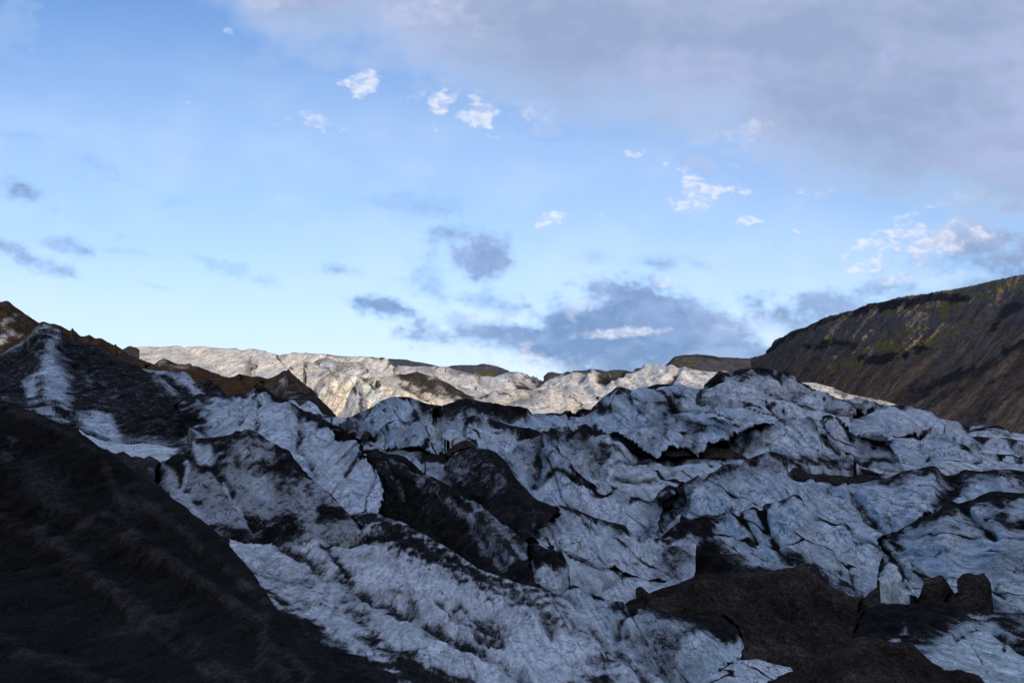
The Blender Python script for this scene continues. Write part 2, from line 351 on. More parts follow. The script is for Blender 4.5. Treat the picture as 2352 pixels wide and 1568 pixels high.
        dirt = dirt+L['flat']*sstep(.62, .92, fz)*(.5+fbm(u*2, v*2, 2.2, 3))
    if L['mat'] is ICE:                                    # weathered snow plus highlights put into upward slopes; clean and blue where steep
        white = white+.45*sstep(.45, .85, fz); tint = tint-.45*sstep(.5, .1, fz); teal = teal+.4*sstep(.45, .1, fz)
    A = dict(d=dirt, t=tint, w=white, c=teal, r=np.zeros(px.shape))
    for p in L['paint']:
        kd, s_, soft, val = p[:4]; P = parse(s_)
        if kd[-1] in 'ls' and len(kd) > 1: m = (1-sstep(.0, 1.15, (seg_dist(px, py, P, False)+wob*soft*1.0)/soft))*gap
        else: m = sstep(-1.6, 1.6, (seg_dist(px, py, P)+wob*soft*2.2)/soft)
        if kd == 'rl':
            if L['mat'] is MORAINE: A['t'] = A['t']*(1-m*.6)+m*.5  # moraine crests tinted paler: drier gravel, with lit gully crests painted in
            continue
        A[kd[0]] = A[kd[0]]*(1-m)+val*m
    dirt, tint, white, teal = A['d'], A['t'], A['w'], A['c']
    # back slope and buried skirt
    hpx = L['back']*np.median(L['D0'][0])*.5+2
    rows = [W]; bk = []
    c0 = W[0]; dirv = c0/np.linalg.norm(c0[:, :2], axis=1)[:, None]; dirv[:, 2] = 0
    nb = 10
    for j in range(nb, 0, -1):
        f = j/nb; r = perlin(u[0]*2, f*3.0, 8.8+li)[:, None]
        bk.append(c0+dirv*hpx*f*1.0+np.array([0, 0, -1])*hpx*(.25*f+.75*f*f)+dirv*r*hpx*.12)
    sk = W[-1]+np.array([0, 0, -1.0])*hpx*.5
    W = np.concatenate([np.stack(bk), W, sk[None]], 0)
    pad = lambda q: np.concatenate([np.repeat(q[:1], nb, 0), q, q[-1:]], 0)
    dv_ = Lv/100/nv*3
    vv = pad(v); vv[:nb] -= (np.arange(nb, 0, -1)*dv_)[:, None]
    st = np.stack([W@A3/unit+li*13.7, W@B3/unit+li*5.3, W@ax_c/unit*.6], -1)
    if L['axis'] == 'uv': st = W[:, :, [0, 2, 1]]/unit
    o = mesh_grid(L['name'], W, L['mat'], dict(dirt=pad(dirt), tint=pad(tint), white=pad(white), teal=pad(teal), st=st, unit=pad(U*np.ones_like(px))))
    tag(o, L['label'], L['cat'], L['group'], L['kind'])
# ================================================================== THE PLACE, far to near
# ---- distant hills and valley wall
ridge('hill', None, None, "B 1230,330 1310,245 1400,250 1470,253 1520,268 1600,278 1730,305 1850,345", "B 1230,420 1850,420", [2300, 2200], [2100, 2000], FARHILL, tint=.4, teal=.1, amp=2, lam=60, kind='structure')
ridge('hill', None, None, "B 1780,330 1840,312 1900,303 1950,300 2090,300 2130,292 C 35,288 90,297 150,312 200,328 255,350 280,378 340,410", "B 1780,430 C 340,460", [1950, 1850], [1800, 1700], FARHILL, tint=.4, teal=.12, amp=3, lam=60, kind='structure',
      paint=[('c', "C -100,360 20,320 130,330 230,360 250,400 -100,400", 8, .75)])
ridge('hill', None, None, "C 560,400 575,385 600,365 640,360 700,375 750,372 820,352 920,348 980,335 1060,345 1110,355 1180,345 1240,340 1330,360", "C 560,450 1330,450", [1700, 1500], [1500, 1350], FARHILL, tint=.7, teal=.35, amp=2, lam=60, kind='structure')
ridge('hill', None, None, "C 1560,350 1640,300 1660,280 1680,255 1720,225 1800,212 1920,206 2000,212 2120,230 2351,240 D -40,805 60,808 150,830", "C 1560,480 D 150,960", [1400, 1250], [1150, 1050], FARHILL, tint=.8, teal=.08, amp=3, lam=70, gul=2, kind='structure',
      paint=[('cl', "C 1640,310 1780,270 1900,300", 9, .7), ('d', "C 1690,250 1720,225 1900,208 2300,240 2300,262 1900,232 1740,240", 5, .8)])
ridge('hillside', None, None,
      "D -60,800 0,790 70,765 78,742 100,715 118,700 140,655 180,632 230,615 290,572 330,555 380,545 430,530 500,495 540,475 570,455 600,445 660,425 720,410 790,392 850,385 890,360 930,345 980,322 1040,318 1090,312 1180,285 1270,262 1440,240 1510,232 1580,218 1700,200 1820,178 1940,155 2100,115 2230,85 2351,65 2600,10 3000,-80 3600,-300",
      "D -60,1000 300,1150 900,1290 1400,1400 2000,1560 2600,1750 3600,2000", [1000, 760, 600, 480, 400, 330], [850, 560, 420, 330, 270, 220, 170], HILL,
      amp=8, lam=130, fine=6, gul=5, gf=.5, stretch=1.5, edge=.12, axis=((-.3, .95, 0), (-.75, -.25, -.6)), tint=.2, kind='structure', step=2.2,
      paint=[('c', "D 470,660 560,625 700,600 720,612 640,650 480,680", 14, .75),
             ('c', "D 600,470 700,440 930,415 900,440 700,480", 10, .6),
             ('c', "D 1010,400 1200,360 1500,350 1700,300 1640,260 1580,240 1800,245 1820,225 1900,235 2000,190 2200,150 2500,80 2700,90 2351,170 2100,210 1950,260 1820,330 1700,400 1640,425 1560,390 1300,395", 18, .85),
             ('c', "D 1300,270 1480,262 1420,275 1310,285", 7, .8),
             ('c', "D 900,790 960,700 1100,655 1300,640 1500,640 1700,560 1850,510 1980,520 1800,590 1560,680 1420,740 1290,860 1200,870 1270,790 1200,740 1000,740", 22, .72),
             ('c', "D 1060,600 1180,560 1400,510 1500,495 1420,540 1200,610 1060,640", 16, .72),
             ('c', "D 560,870 600,830 780,800 860,800 900,840 850,890 640,900", 20, .62),
             ('c', "D 1820,700 2000,650 2200,620 2200,640 1950,690", 8, .45),
             ('t', "D 300,930 700,900 1000,840 1250,840 1500,880 1800,700 2100,620 2700,500 3600,500 3600,1900 1400,1500 600,1150 300,1020", 80, .95),
             ('t', "D 1100,680 1400,660 1500,690 1300,720 1150,760", 20, 1.0),
             ('d', "D 930,370 980,325 1200,300 1500,245 1600,245 1850,270 1600,300 1300,330 1000,395 600,445 330,560 110,740 70,770 110,700 330,585 560,480", 12, .62),
             ('d', "D 450,690 500,660 640,630 760,650 700,700 520,725", 12, .55),
             ('d', "D 900,790 960,760 1180,740 1200,790 1060,820 940,840", 12, .7),
             ('d', "D 2070,520 2080,420 2160,330 2300,260 2600,250 2600,420 2351,370 2200,500 2100,560", 16, .55),
             ('d', "D 1050,1130 1200,1090 1500,960 1700,950 1500,1060 1400,1130 1200,1170", 18, .55),
             ('d', "D 1650,1100 1900,900 2351,680 2600,560 2600,640 2200,820 1800,1080", 14, .55),
             ('dl', "D 930,375 980,345 1200,330 1400,300 1500,262 1600,262 1850,280", 16, .75), ('dl', "D 450,700 520,705 640,665 760,665 860,690", 14, .7), ('dl', "D 900,800 1060,815 1200,780 1290,760 1480,700", 16, .75),
             ('dl', "D 1400,1140 1530,1060 1700,960 1900,880 2100,770 2351,660 2600,540", 22, .7), ('dl', "D 250,960 420,850 640,740 800,690", 12, .45), ('dl', "D 1100,1230 1400,1120", 14, .5), ('dl', "D 1750,1250 2000,1050 2351,830", 16, .55), ('dl', "D 1950,1340 2200,1130 2500,930", 16, .55), ('dl', "D 1500,1200 1700,1110 1900,980", 12, .5),
             ('dl', "D 100,720 330,570 540,490 700,430 850,400 930,360", 14, .7), ('dl', "D 2351,300 2180,350 2090,440 2070,540", 18, .6), ('dl', "D 1560,500 1750,440 2000,330 2300,240", 14, .4),
             ('w', "D 1210,765 1222,765 1222,800 1210,800", 3, 1), ('w', "D 1350,740 1372,720 1362,760 1335,790 1325,790", 3, 1), ('w', "D 1390,735 1410,730 1395,750", 3, 1),
             ('w', "D 2085,470 2110,450 2105,475 2085,490", 3, 1), ('w', "D 2010,208 2050,205 2045,218 2010,216", 3, .8), ('w', "D 948,680 958,680 953,698 948,696", 2, 1)])
# ---- sunlit upper glacier
ridge('glacier', None, None, "A 1000,575 1060,547 1200,523 1280,516 1350,517 1500,513 1650,517 1800,520 2000,530 2351,553 B 100,170 190,180 310,200 370,215 430,235 500,250 560,270 620,300 680,350 720,400",
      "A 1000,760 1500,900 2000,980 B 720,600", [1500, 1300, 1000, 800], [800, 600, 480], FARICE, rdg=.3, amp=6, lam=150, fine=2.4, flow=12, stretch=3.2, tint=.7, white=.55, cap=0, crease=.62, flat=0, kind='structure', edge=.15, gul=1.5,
      paint=[('dl', "A 1650,560 1750,610 1850,680 1980,770", 14, .42), ('dl', "A 2130,580 2220,650 2200,720", 14, .42), ('dl', "A 1130,565 1250,560 1400,545 1500,540", 8, .42), ('dl', "B 90,260 110,330 60,380", 12, .45)])
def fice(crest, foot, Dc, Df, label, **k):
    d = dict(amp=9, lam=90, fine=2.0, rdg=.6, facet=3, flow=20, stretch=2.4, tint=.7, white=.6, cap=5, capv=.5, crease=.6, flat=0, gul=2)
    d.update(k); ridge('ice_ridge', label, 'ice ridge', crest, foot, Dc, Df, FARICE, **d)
fice("B 330,225 370,207 430,200 500,194 580,193 660,207 760,205 900,220 1010,222 1060,220 1150,228 1220,238 1240,232 1265,231 1285,240 1310,262 1350,300 1385,330 1420,370 1500,430", "B 560,500 800,520 1300,500 1500,480", [900, 700], [620, 560],
     'long sunlit ice ridge ending in a rounded white knob against the sky', group=None, paint=[('dl', "B 560,240 640,300 660,350", 12, .4), ('t', "B 1080,240 1300,250 1400,360 1200,360", 20, 1)])
fice("B 560,330 640,285 690,255 760,247 850,250 980,250 1080,262 1130,305 1210,365 1300,400", "B 640,430 1300,440", [700, 620], [580, 540], 'low sunlit ice hump below the white knob', paint=[('dl', "B 860,290 960,270 1060,275", 16, .5)])
fice("B 560,270 640,285 720,315 800,350 850,372", "B 600,520 720,480 850,420", [640, 560], [520, 480], 'yellowish sunlit ice flank at the foot of the broad glacier', tint=1, white=.25, gul=4)
fice("B 1360,335 1395,305 1500,310 1620,308 1730,310 1840,312 1920,340 2020,365 2150,405 2230,408 C 130,405 200,385 310,378 450,390 560,392 700,388 830,370 900,380", "B 1360,430 1900,560 C 200,660 500,640 900,560", [1000, 800, 740], [560, 480, 420],
     'wide sunlit ice slope below the dark hill in the centre', paint=[('dl', "C 340,515 400,460 440,445 480,455", 22, .95), ('dl', "C 515,505 580,445 650,432", 22, .9), ('dl', "C 0,440 100,480 250,520", 10, .5)])
fice("B 1560,330 1640,318 1700,335 1760,365 1800,400 1850,440 1900,480 1990,500 2080,525 2180,552", "B 1500,450 1900,560 2180,600", [600, 500], [480, 420], 'sunlit ice spur running down to the right below the dark hill', tint=.9, white=.3)
fice("B 1380,415 1450,395 1560,350 1640,345 1720,395 1800,440 1880,480 1960,540", "B 1450,500 1960,600", [470, 430], [400, 380], 'small snowy ice hump above the black debris band', white=.7)
ridge('ice_ridge', 'striped pale ice dome leaning left on the skyline beside the flat-topped hill', 'ice ridge',
      "C 600,430 700,392 830,372 960,365 1090,362 1130,347 1180,350 1240,340 1290,322 1340,318 1410,308 1460,295 1530,293 1640,302 1800,322 1970,347 2080,355 2160,350 2260,390",
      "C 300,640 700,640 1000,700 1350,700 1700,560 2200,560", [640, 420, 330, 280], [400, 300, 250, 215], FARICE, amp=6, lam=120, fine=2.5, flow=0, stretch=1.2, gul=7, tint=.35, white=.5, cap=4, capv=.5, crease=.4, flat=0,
      paint=[('dl', "C 1290,322 1180,390 1050,430", 14, .85), ('dl', "C 1180,348 1090,380 1060,400", 14, .9), ('dl', "C 960,368 900,400 860,430", 9, .7), ('dl', "C 1400,310 1330,345 1240,380", 10, .7), ('dl', "C 1745,335 1700,400 1650,445", 9, .8), ('dl', "C 1640,302 1600,380 1500,430", 6, .4)])
fice("C -100,620 -40,590 0,563 60,545 150,527 270,523 400,520 520,510 620,505 700,512 780,512 830,525 870,545 940,565 1000,585 1060,608 1110,640", "C -100,760 400,800 850,820 1110,700", [400, 350, 320], [310, 270, 250],
     'sunlit tan ice mound with a bright cream facet at its right end', tint=1, white=.25, amp=7, flow=-30, stretch=3,
     paint=[('t', "C 835,530 870,545 1000,580 1065,615 1030,640 930,632 870,630 880,590", 6, 1.2), ('w', "C 835,530 870,545 1000,580 1065,615 1030,640 930,632 870,630 880,590", 6, .95), ('dl', "C 240,620 380,570 540,540", 12, .5), ('dl', "C 700,720 850,630", 8, .1), ('dl', "C 0,570 60,560", 8, .6)])  # cream facet at the right end: sunlight painted into tint and white
fice("D 300,1010 350,1013 430,1020 520,1023 600,1045 680,1068 750,1100 830,1123 950,1145 1050,1163 1130,1180 1200,1205 1300,1243 1400,1290", "D 300,1100 830,1230 1400,1350", [600, 480, 380], [520, 330], 'thin sunlit strip of ice below the brown hillside', tint=1, white=.6, gul=0)
fice("B 560,620 600,560 645,510 700,440 740,400 770,375 800,355 830,352 870,352 950,370 1020,385 1060,395 1100,400 1180,398 1250,410 1340,430 1420,460 1520,510 1600,570 1700,640 1800,690", "B 640,760 850,800 1120,780 1500,780 1800,760", [370, 340, 310], [310, 280, 260],
     'tall fluted ice block of grey and yellow tones behind the black pyramid', tint=.75, white=.1, amp=13, lam=95, stretch=.9, gul=6, flow=12,
     paint=[('t', "B 860,370 1020,400 1000,560 900,480", 30, 1.1), ('c', "B 1080,440 1200,440 1220,640 1140,660", 30, .8), ('w', "B 1220,415 1450,480 1620,600 1500,620 1200,560", 40, .3), ('dl', "B 1100,420 1200,430", 10, .7), ('w', "B 800,355 1020,380 1250,405 1240,418 1020,400 820,370", 6, .9)])
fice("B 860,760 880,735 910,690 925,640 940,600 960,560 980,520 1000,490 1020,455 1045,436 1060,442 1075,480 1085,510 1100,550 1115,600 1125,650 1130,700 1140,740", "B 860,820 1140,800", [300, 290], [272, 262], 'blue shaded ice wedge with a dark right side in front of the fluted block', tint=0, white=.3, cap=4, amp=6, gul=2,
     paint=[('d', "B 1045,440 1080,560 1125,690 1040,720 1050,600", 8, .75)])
ridge('debris_ridge', 'black debris band lying across the sunlit ice in the centre', 'debris ridge', "B 1200,440 1235,415 1260,400 1330,395 1360,385 1400,378 1450,382 1500,370 1560,362 1600,372 1640,385 1700,400 1760,430 1850,470 1930,515 2000,560 2100,585", "B 1240,470 1500,560 1640,640 1780,690 2100,690",
      [400, 370, 340], [350, 300], FARICE, dirt=.22, tint=.9, white=.4, amp=6, lam=70, fine=2.5, cap=12, flat=.1, flow=20,
      paint=[('d', "B 1400,480 1480,470 1620,540 1740,600 1900,600 1900,700 1620,700", 14, .15), ('d', "B 1500,370 1640,385 1760,440 1960,540 1900,570 1700,560 1500,470", 16, .82), ('dl', "B 1400,450 1550,540 1650,600", 7, .7)])
# ---- left valley crest: brown, sunlit
ridge('rock', 'small dark rock hump on the left skyline above the glacier', 'rock', "A 1040,560 1060,545 1100,530 1120,515 1145,507 1165,514 1195,520 1230,545", "A 1040,600 1230,600", [700, 700], [680, 680], HILL, dirt=.6, amp=3, lam=40)
BG = dict(mat=BROWNICE, amp=9, lam=80, fine=3.5, cap=0, flow=25, crease=.3, flat=.1)
ridge('debris_ridge', 'brown sunlit debris ridge with jagged teeth on the left skyline', 'debris ridge',
      "A -160,180 -60,140 0,120 30,116 65,111 90,125 120,150 160,180 200,205 240,230 280,255 320,285 345,303 380,293 410,300 450,312 480,308 510,318 540,332 570,345 600,365 620,370 628,352 637,346 645,352 655,365 680,385 700,405 715,418 735,418 760,415 790,405 810,420 830,438 850,440 880,435 910,445 950,475 985,490 1008,500 1012,488 1022,488 1035,508 1080,540 1110,565 1150,585 1200,610 1270,635 1350,665 1400,690",
      "A -160,800 500,760 1000,860 1400,900", [255, 290, 340], [200, 240, 270], dirt=.82, tint=.9, white=.3,
      paint=[('d', "A 20,270 150,230 100,290 20,320", 8, .3), ('d', "A 0,430 120,370 130,400 20,490 -60,500", 10, .2), ('d', "A 120,450 210,395 180,430", 6, .25), ('w', "A 0,430 120,370 210,395 180,430 20,490", 10, .8), ('t', "A 620,350 700,400 850,460 1000,550 860,520 700,480", 10, 1.3)], **BG)
ridge('debris_ridge', 'brown sunlit debris ridge with small peaks left of the black pyramid', 'debris ridge',
      "A 1180,760 1250,715 1300,695 1360,665 1400,635 1420,628 1440,616 1460,625 1480,632 1520,650 1560,665 1620,672 1660,662 1680,665 1700,685 1750,690 1800,705 1850,730 1900,745 1950,770 2000,778 2060,780 2085,765 2110,752 2130,765 2150,775 2200,795 2250,797 2290,778 2320,785 2350,800 B 0,380 30,400 60,412 110,405 150,398 190,408 230,425 270,415 300,400 340,380 390,345 430,350 470,400",
      "A 1180,900 1600,980 2000,1000 B 300,560 470,560", [320, 300, 280], [270, 240, 235], dirt=.85, tint=1, white=.2, paint=[('w', "A 1440,640 1560,680 1700,680 1650,700 1400,670", 8, .7), ('d', "A 1440,650 1560,690 1690,680 1650,705 1400,670", 8, .45)], **BG)
ridge('ice_peak', 'black pyramid-shaped peak with a brown sunlit tip', 'ice peak', "B 60,560 110,525 150,495 190,475 250,460 290,440 330,418 370,385 400,362 410,335 430,323 443,335 455,362 480,390 510,415 540,440 570,462 600,485 625,510 650,530 675,565 700,590 730,625 760,650 780,665 800,690 825,720 850,748 880,800", "B 60,700 400,760 700,830 880,880", [262, 245, 205], [215, 185, 172], mat=BROWNICE,
      amp=8, lam=80, fine=2.5, cap=8, dirt=.80, tint=.1, white=.0, crease=.2, flat=.1, flow=40, gul=3, paint=[('d', "B 355,425 410,415 425,440 370,465", 6, .2), ('d', "B 300,520 470,500 560,560 500,620 300,560", 20, .5), ('tl', "B 430,450 520,560 640,660", 20, 1)])
# ---- black left shoulder
BI = dict(mat=ICE, amp=10, lam=85, fine=3.2, dirt=.77, tint=.3, white=.25, cap=10, crease=.0, flat=.0)
ridge('ice_ridge', 'black ash ridge with two white ice flanks below the brown teeth', 'ice ridge', "A 1180,790 1210,740 1245,705 1290,715 1330,725 1420,730 1480,728 1540,738 1600,732 1640,738 1670,760 1700,800 1730,825 1760,832 1800,815 1840,795 1870,788 1900,820 1920,840 1945,870 1960,895 1990,930 2010,950 2060,1000",
      "A 1180,900 1500,950 1760,980 2060,1060", [200, 190], [183, 176],
      paint=[('d', "A 1240,705 1540,738 1480,790 1380,760 1250,725", 8, .1), ('d', "A 1545,800 1620,740 1690,800 1760,900 1740,940 1620,880", 10, .1), ('w', "A 1545,800 1620,740 1690,800 1760,900 1740,940 1620,880", 10, .8)], **BI)
ridge('ice_ridge', 'big black ash-covered shoulder with a blue-white ice chute on the left', 'ice ridge',
      "A -160,650 -60,600 0,575 60,545 100,520 140,500 190,465 230,428 260,400 300,360 325,330 345,311 380,304 410,308 440,318 480,335 520,355 540,372 560,395 600,430 640,465 660,478 680,485 740,490 800,492 850,505 880,520 900,535 920,550 960,580 1020,615 1080,640 1150,660 1190,672 1230,690 1290,735 1340,755 1400,770 1460,820 1500,860 1560,900 1640,950 1700,945 1750,930 1850,940 1950,955 2060,960 2150,935 2250,900",
      "A -160,1080 230,1200 480,1300 700,1400 900,1500 1200,1560 1500,1560 1850,1540 2250,1500", [185, 180, 165, 150, 130], [80, 82, 88, 88],
      paint=[('d', "A 225,430 300,362 400,306 430,330 370,380 300,440 200,520 60,570 0,600 -60,600 140,505", 12, .42), ('c', "A 225,430 300,362 400,306 430,330 370,380 300,440", 12, .3),
             ('d', "A 455,440 500,420 475,500 500,590 560,680 600,800 600,900 560,1030 500,1010 430,950 385,930 380,800 300,770 380,690 370,570 420,500", 14, .02),
             ('w', "A 420,500 475,500 500,590 560,680 600,800 600,900 500,900 385,930 380,800 300,770 380,690", 14, .6),
             ('d', "A 215,850 300,795 330,820 300,870 310,965 250,955 235,900", 8, .05), ('w', "A 215,850 300,795 330,820 310,965 250,955", 8, .6),
             ('d', "A 385,975 430,960 470,1010 430,1020", 8, .3), ('d', "A 520,1000 600,1000 580,1050 530,1050", 10, .4),
             ('d', "A 500,580 620,640 700,720 640,720 540,660", 12, .6), ('d', "A 740,740 800,820 840,900 790,860", 10, .55), ('d', "A 900,780 960,850 1050,890 1040,950 940,880", 16, .6),
             ('d', "A 1370,790 1420,800 1480,840 1545,870 1560,940 1450,920 1400,870", 10, .3), ('c', "A 1430,800 1500,830 1540,870 1480,880", 8, .7), ('t', "A 1430,800 1500,830 1540,870 1480,880", 8, 1),
             ('d', "A 850,1120 1000,1180 1100,1370 1160,1380 1000,1400 880,1200", 10, .1), ('d', "A 690,1160 760,1130 860,1120 930,1260 940,1310 880,1310 780,1250", 12, .05),
             ('w', "A 690,1160 860,1120 1000,1180 1160,1380 940,1310 780,1250", 12, .7),
             ('d', "A 1150,1310 1300,1300 1600,1400 1620,1430 1350,1370", 14, .45), ('d', "A 1570,1300 1640,1280 1690,1360 1680,1400 1600,1350", 10, .3), ('t', "A 1570,1300 1640,1280 1690,1360 1680,1400 1600,1350", 10, 1),
             ('d', "A 1740,1230 1800,1240 1790,1270 1740,1260", 6, .4), ('d', "A 1650,1180 1720,1180 1740,1220 1690,1220", 8, .5), ('d', "A 20,955 80,965 60,975", 5, .4), ('d', "A 230,1058 330,1075 440,1090 465,1110 350,1095", 6, .1), ('w', "A 230,1058 330,1075 440,1090 465,1110 350,1095", 6, .9),
             ('d', "A 480,1130 620,1165 600,1180 500,1150", 6, .3)], **BI)
ridge('ice_slab', 'flat white snowy ice slab at the foot of the black shoulder', 'ice slab', "A 700,1240 760,1290 830,1310 900,1340 980,1360 1050,1372 1150,1378 1220,1368 1300,1370 1400,1380 1500,1400 1620,1415 1680,1420", "A 700,1400 900,1500 1200,1600 1680,1600", [88, 92], [60, 62],
      mat=ICE, tint=.3, white=1, cap=0, crease=.3, flat=-.1, amp=4, lam=80, flow=10, stretch=3, paint=[('t', "A 1200,1400 1290,1400 1270,1430 1200,1420", 6, 1), ('d', "A 1620,1400 1720,1430 1620,1500 1500,1470", 10, .9)])
# ---- blue-lit centre-left face and its black cap
ridge('ice_ridge', 'pale grey ice saddle with a thin dark rim behind the black cap', 'ice ridge', "B 330,640 380,620 440,600 490,612 520,625 560,615 600,610 630,625 650,640 680,660 700,690 720,715 740,738 800,750 860,762 920,768 980,760 1020,735 1060,720", "B 380,720 700,860 900,900 1060,880", [158, 150, 160], [135, 132, 140], amp=6, lam=70, tint=.8, white=.4, cap=4, capv=.7, gul=2)
ridge('ice_ridge', 'tall blue-white ice face under a black ash cap, left of centre', 'ice ridge',
      "A 1560,1010 1600,985 1640,975 1700,962 1820,950 1900,955 1950,960 2050,950 2100,945 2160,935 2200,925 2240,900 2260,882 2275,888 2300,905 B 110,550 135,535 150,500 165,488 185,492 220,508 260,530 300,560 340,585 400,600 450,625 490,655 520,690 560,702 610,705 650,722 700,745 750,780 790,805 820,820 880,848 910,870 940,900 1000,942 1060,972 1150,990 1220,1040 1300,1080 1400,1085 1480,1130",
      "L 700,260 870,345 1050,420 1400,500 1640,640 1850,840 2150,1030 B 1250,1568 1480,1300", [135, 125, 112, 102, 95], [92, 84, 78, 73, 74], amp=8, lam=140, fine=2.2, fold=18, facet=7, tint=.2, white=.25, cap=12, crease=.4, flow=25, stretch=2.0, flat=.1,
      paint=[('d', "B 130,545 150,485 260,525 400,600 520,690 470,700 330,660 270,650 240,600 170,560", 8, 1.0),
             ('d', "B 470,705 560,700 650,720 750,780 860,835 940,900 1060,975 1150,995 1150,1050 1060,1010 1000,960 900,900 800,900 700,860 580,790 520,760 470,750", 12, 1.0),
             ('d', "L 600,0 900,0 840,60 760,90 870,180 890,300 600,300", 20, 1.0), ('t', "B 520,800 700,880 1000,950 1070,1110 930,1270 800,1400 650,1250 560,1130 510,1000", 25, .9),
             ('w', "B 540,830 700,880 950,950 1040,1100 900,1250 700,1300 560,1130", 30, .6),
             ('dl', "B 505,760 520,900 505,1050 570,1150 660,1280", 10, .75), ('dl', "B 1050,1130 1000,1190 930,1270", 13, 1), ('dl', "B 30,740 10,850", 10, .7), ('dl', "B 180,660 170,760 165,830 160,890", 8, .7), ('dl', "B 100,650 60,750 20,800", 9, .55),
             ('c', "B 30,740 130,560 180,600 120,720 50,860 0,880", 14, .35), ('c', "B 460,700 510,760 490,900 470,1050 420,900 480,820", 12, .4)])
# ---- centre ice waves
def ice(crest, foot, Dc, Df, label, **k):
    d = dict(amp=8, lam=110, fine=2.0, facet=9, fold=17, edge=.16, tint=.25, white=.15, cap=5, crease=.42, flow=-25, stretch=1.8)
    d.update(k); ridge(k.pop('name', 'ice_ridge'), label, k.pop('cat', 'ice ridge'), crest, foot, Dc, Df, **{q: v for q, v in d.items() if q not in ('name', 'cat')})
ice("B 820,900 860,860 900,820 940,790 1000,745 1030,725 1060,705 1130,680 1170,668 1200,650 1230,630 1260,610 1300,592 1320,585 1350,582 1400,580 1480,580 1520,590 1550,600 1600,620 1680,640 1750,655 1800,670 1850,690 1950,760", "B 860,1030 1080,1010 1350,860 1560,860 1800,960 1990,980", [195, 205, 190, 180], [160, 160, 158], 'blue ice wave with a rounded crest right of the sunlit mound',
    paint=[('dl', "B 1170,830 1200,760 1250,700 1290,680", 8, .6), ('d', "B 1540,760 1590,700 1700,760 1850,850 1840,900 1650,830", 22, .75), ('d', "B 900,830 1000,760 1060,780 1080,950 1000,960", 25, .6), ('d', "B 1530,740 1570,740 1590,800 1540,790", 8, 1), ('t', "B 1580,600 1750,700 1850,850 1700,800 1600,700", 20, 1), ('w', "B 1620,640 1850,770 2000,790 1850,840 1700,760", 16, .7)])
ridge('debris_cone', 'little brown debris cone wedged between two ice waves', 'debris cone', "B 1030,1000 1060,945 1080,915 1100,892 1120,882 1150,895 1170,925 1150,960 1130,1000", "B 1030,1060 1130,1060", [162, 162], [155, 155], BROWNG, amp=4, lam=60)
ice("B 1780,900 1790,870 1810,845 1830,825 1860,810 1900,803 1960,797 1995,806 2010,830 2020,870 2035,920 2055,965 2080,1010 2100,1040", "B 1780,960 1850,1020 1990,1020 2100,1080", [156, 152], [142, 140], 'small cup-shaped ice hollow with a white rim', teal=.5, tint=.6, cap=3, paint=[('w', "B 1800,830 1960,797 2010,830 1960,830 1880,820", 8, .9)])
ice("B 1980,930 1995,880 2010,850 2030,812 2060,792 2080,785 2130,790 2180,805 C 40,815 60,830 110,865 150,890 180,905 220,920 250,935 275,965 300,1010 320,1060", "B 2040,1050 2200,1100 C 120,1150 320,1150", [152, 148], [138, 132], 'smooth green-grey ice face with a thin white crest', teal=.8, tint=.6, cap=3, capv=.6, crease=.25, amp=5, paint=[('w', "C 60,830 180,900 270,940 260,955 160,915 60,850", 5, .9), ('d', "C 250,960 330,1000 330,1100 280,1080", 10, .6)])
ice("B 1050,1040 1080,1000 1110,985 1130,968 1155,945 1180,920 1200,895 1220,880 1255,850 1290,820 1310,808 1330,800 1380,775 1405,783 1430,790 1500,795 1530,788 1560,790 1580,812 1600,830 1650,880 1675,905 1700,920 1730,945 1760,965 1790,975 1810,990 1840,1040 1870,1090", "B 1080,1140 1300,1200 1870,1170", [162, 154, 148], [142, 138], 'pale mottled ice wave with a black beaded crest', crease=.55,
    paint=[('t', "B 1600,900 1830,1000 1800,1090 1600,1060", 20, .8), ('w', "B 1600,900 1830,1000 1800,1090 1600,1060", 20, .5), ('d', "B 1440,840 1500,870 1450,930 1400,900", 14, .55)])
ice("B 1230,1090 1260,1060 1300,1045 1370,1030 1410,1032 1450,1040 1490,1055 1520,1060 1560,1052 1600,1060 1630,1075 1660,1085 1690,1097 1720,1095 1750,1092 1780,1085 1830,1058 1850,1075 1865,1110 1870,1130 1885,1170 1890,1200 1925,1290 1940,1330", "B 1250,1240 1500,1360 1700,1440 1940,1400", [150, 142, 136], [126, 122], 'darker blue ice wave under the beaded crest', cap=12,
    paint=[('d', "B 1250,1060 1450,1040 1420,1120 1480,1170 1350,1110", 16, .85), ('d', "B 1700,1230 1850,1220 1900,1300 1780,1350", 16, .6)])
ice("B 1700,720 1760,675 1790,660 1830,650 1870,635 1900,620 1930,605 1960,600 2020,592 2050,598 2080,610 2110,622 2150,630 2200,630 2235,642 2270,650 2310,672 C 130,640 160,650 180,665 230,682 280,700 330,722 380,740 430,748 465,735 500,725 560,730 620,722 680,730 740,747 800,752 850,747 880,712 900,695 960,700 1020,720", "B 1700,900 2100,900 C 400,920 1020,850", [204, 196, 190], [168, 165, 160], 'long black-topped ice wave in front of the sunlit mound', cap=14, capv=1.0,
    paint=[('d', "B 1780,660 1960,600 2080,610 2351,690 2300,760 2200,740 2000,740 1850,700", 10, .95), ('d', "C 0,640 180,665 440,750 400,780 200,740 0,720", 10, 1), ('dl', "C 0,745 100,760 200,770 300,790", 8, .6), ('d', "B 1820,690 2000,720 2020,780 1850,800", 20, .6),
           ('w', "C 100,770 400,790 700,790 800,830 600,860 300,830", 25, .3), ('d', "C 850,745 900,695 1010,720 980,800 900,820 800,790", 14, .95)])
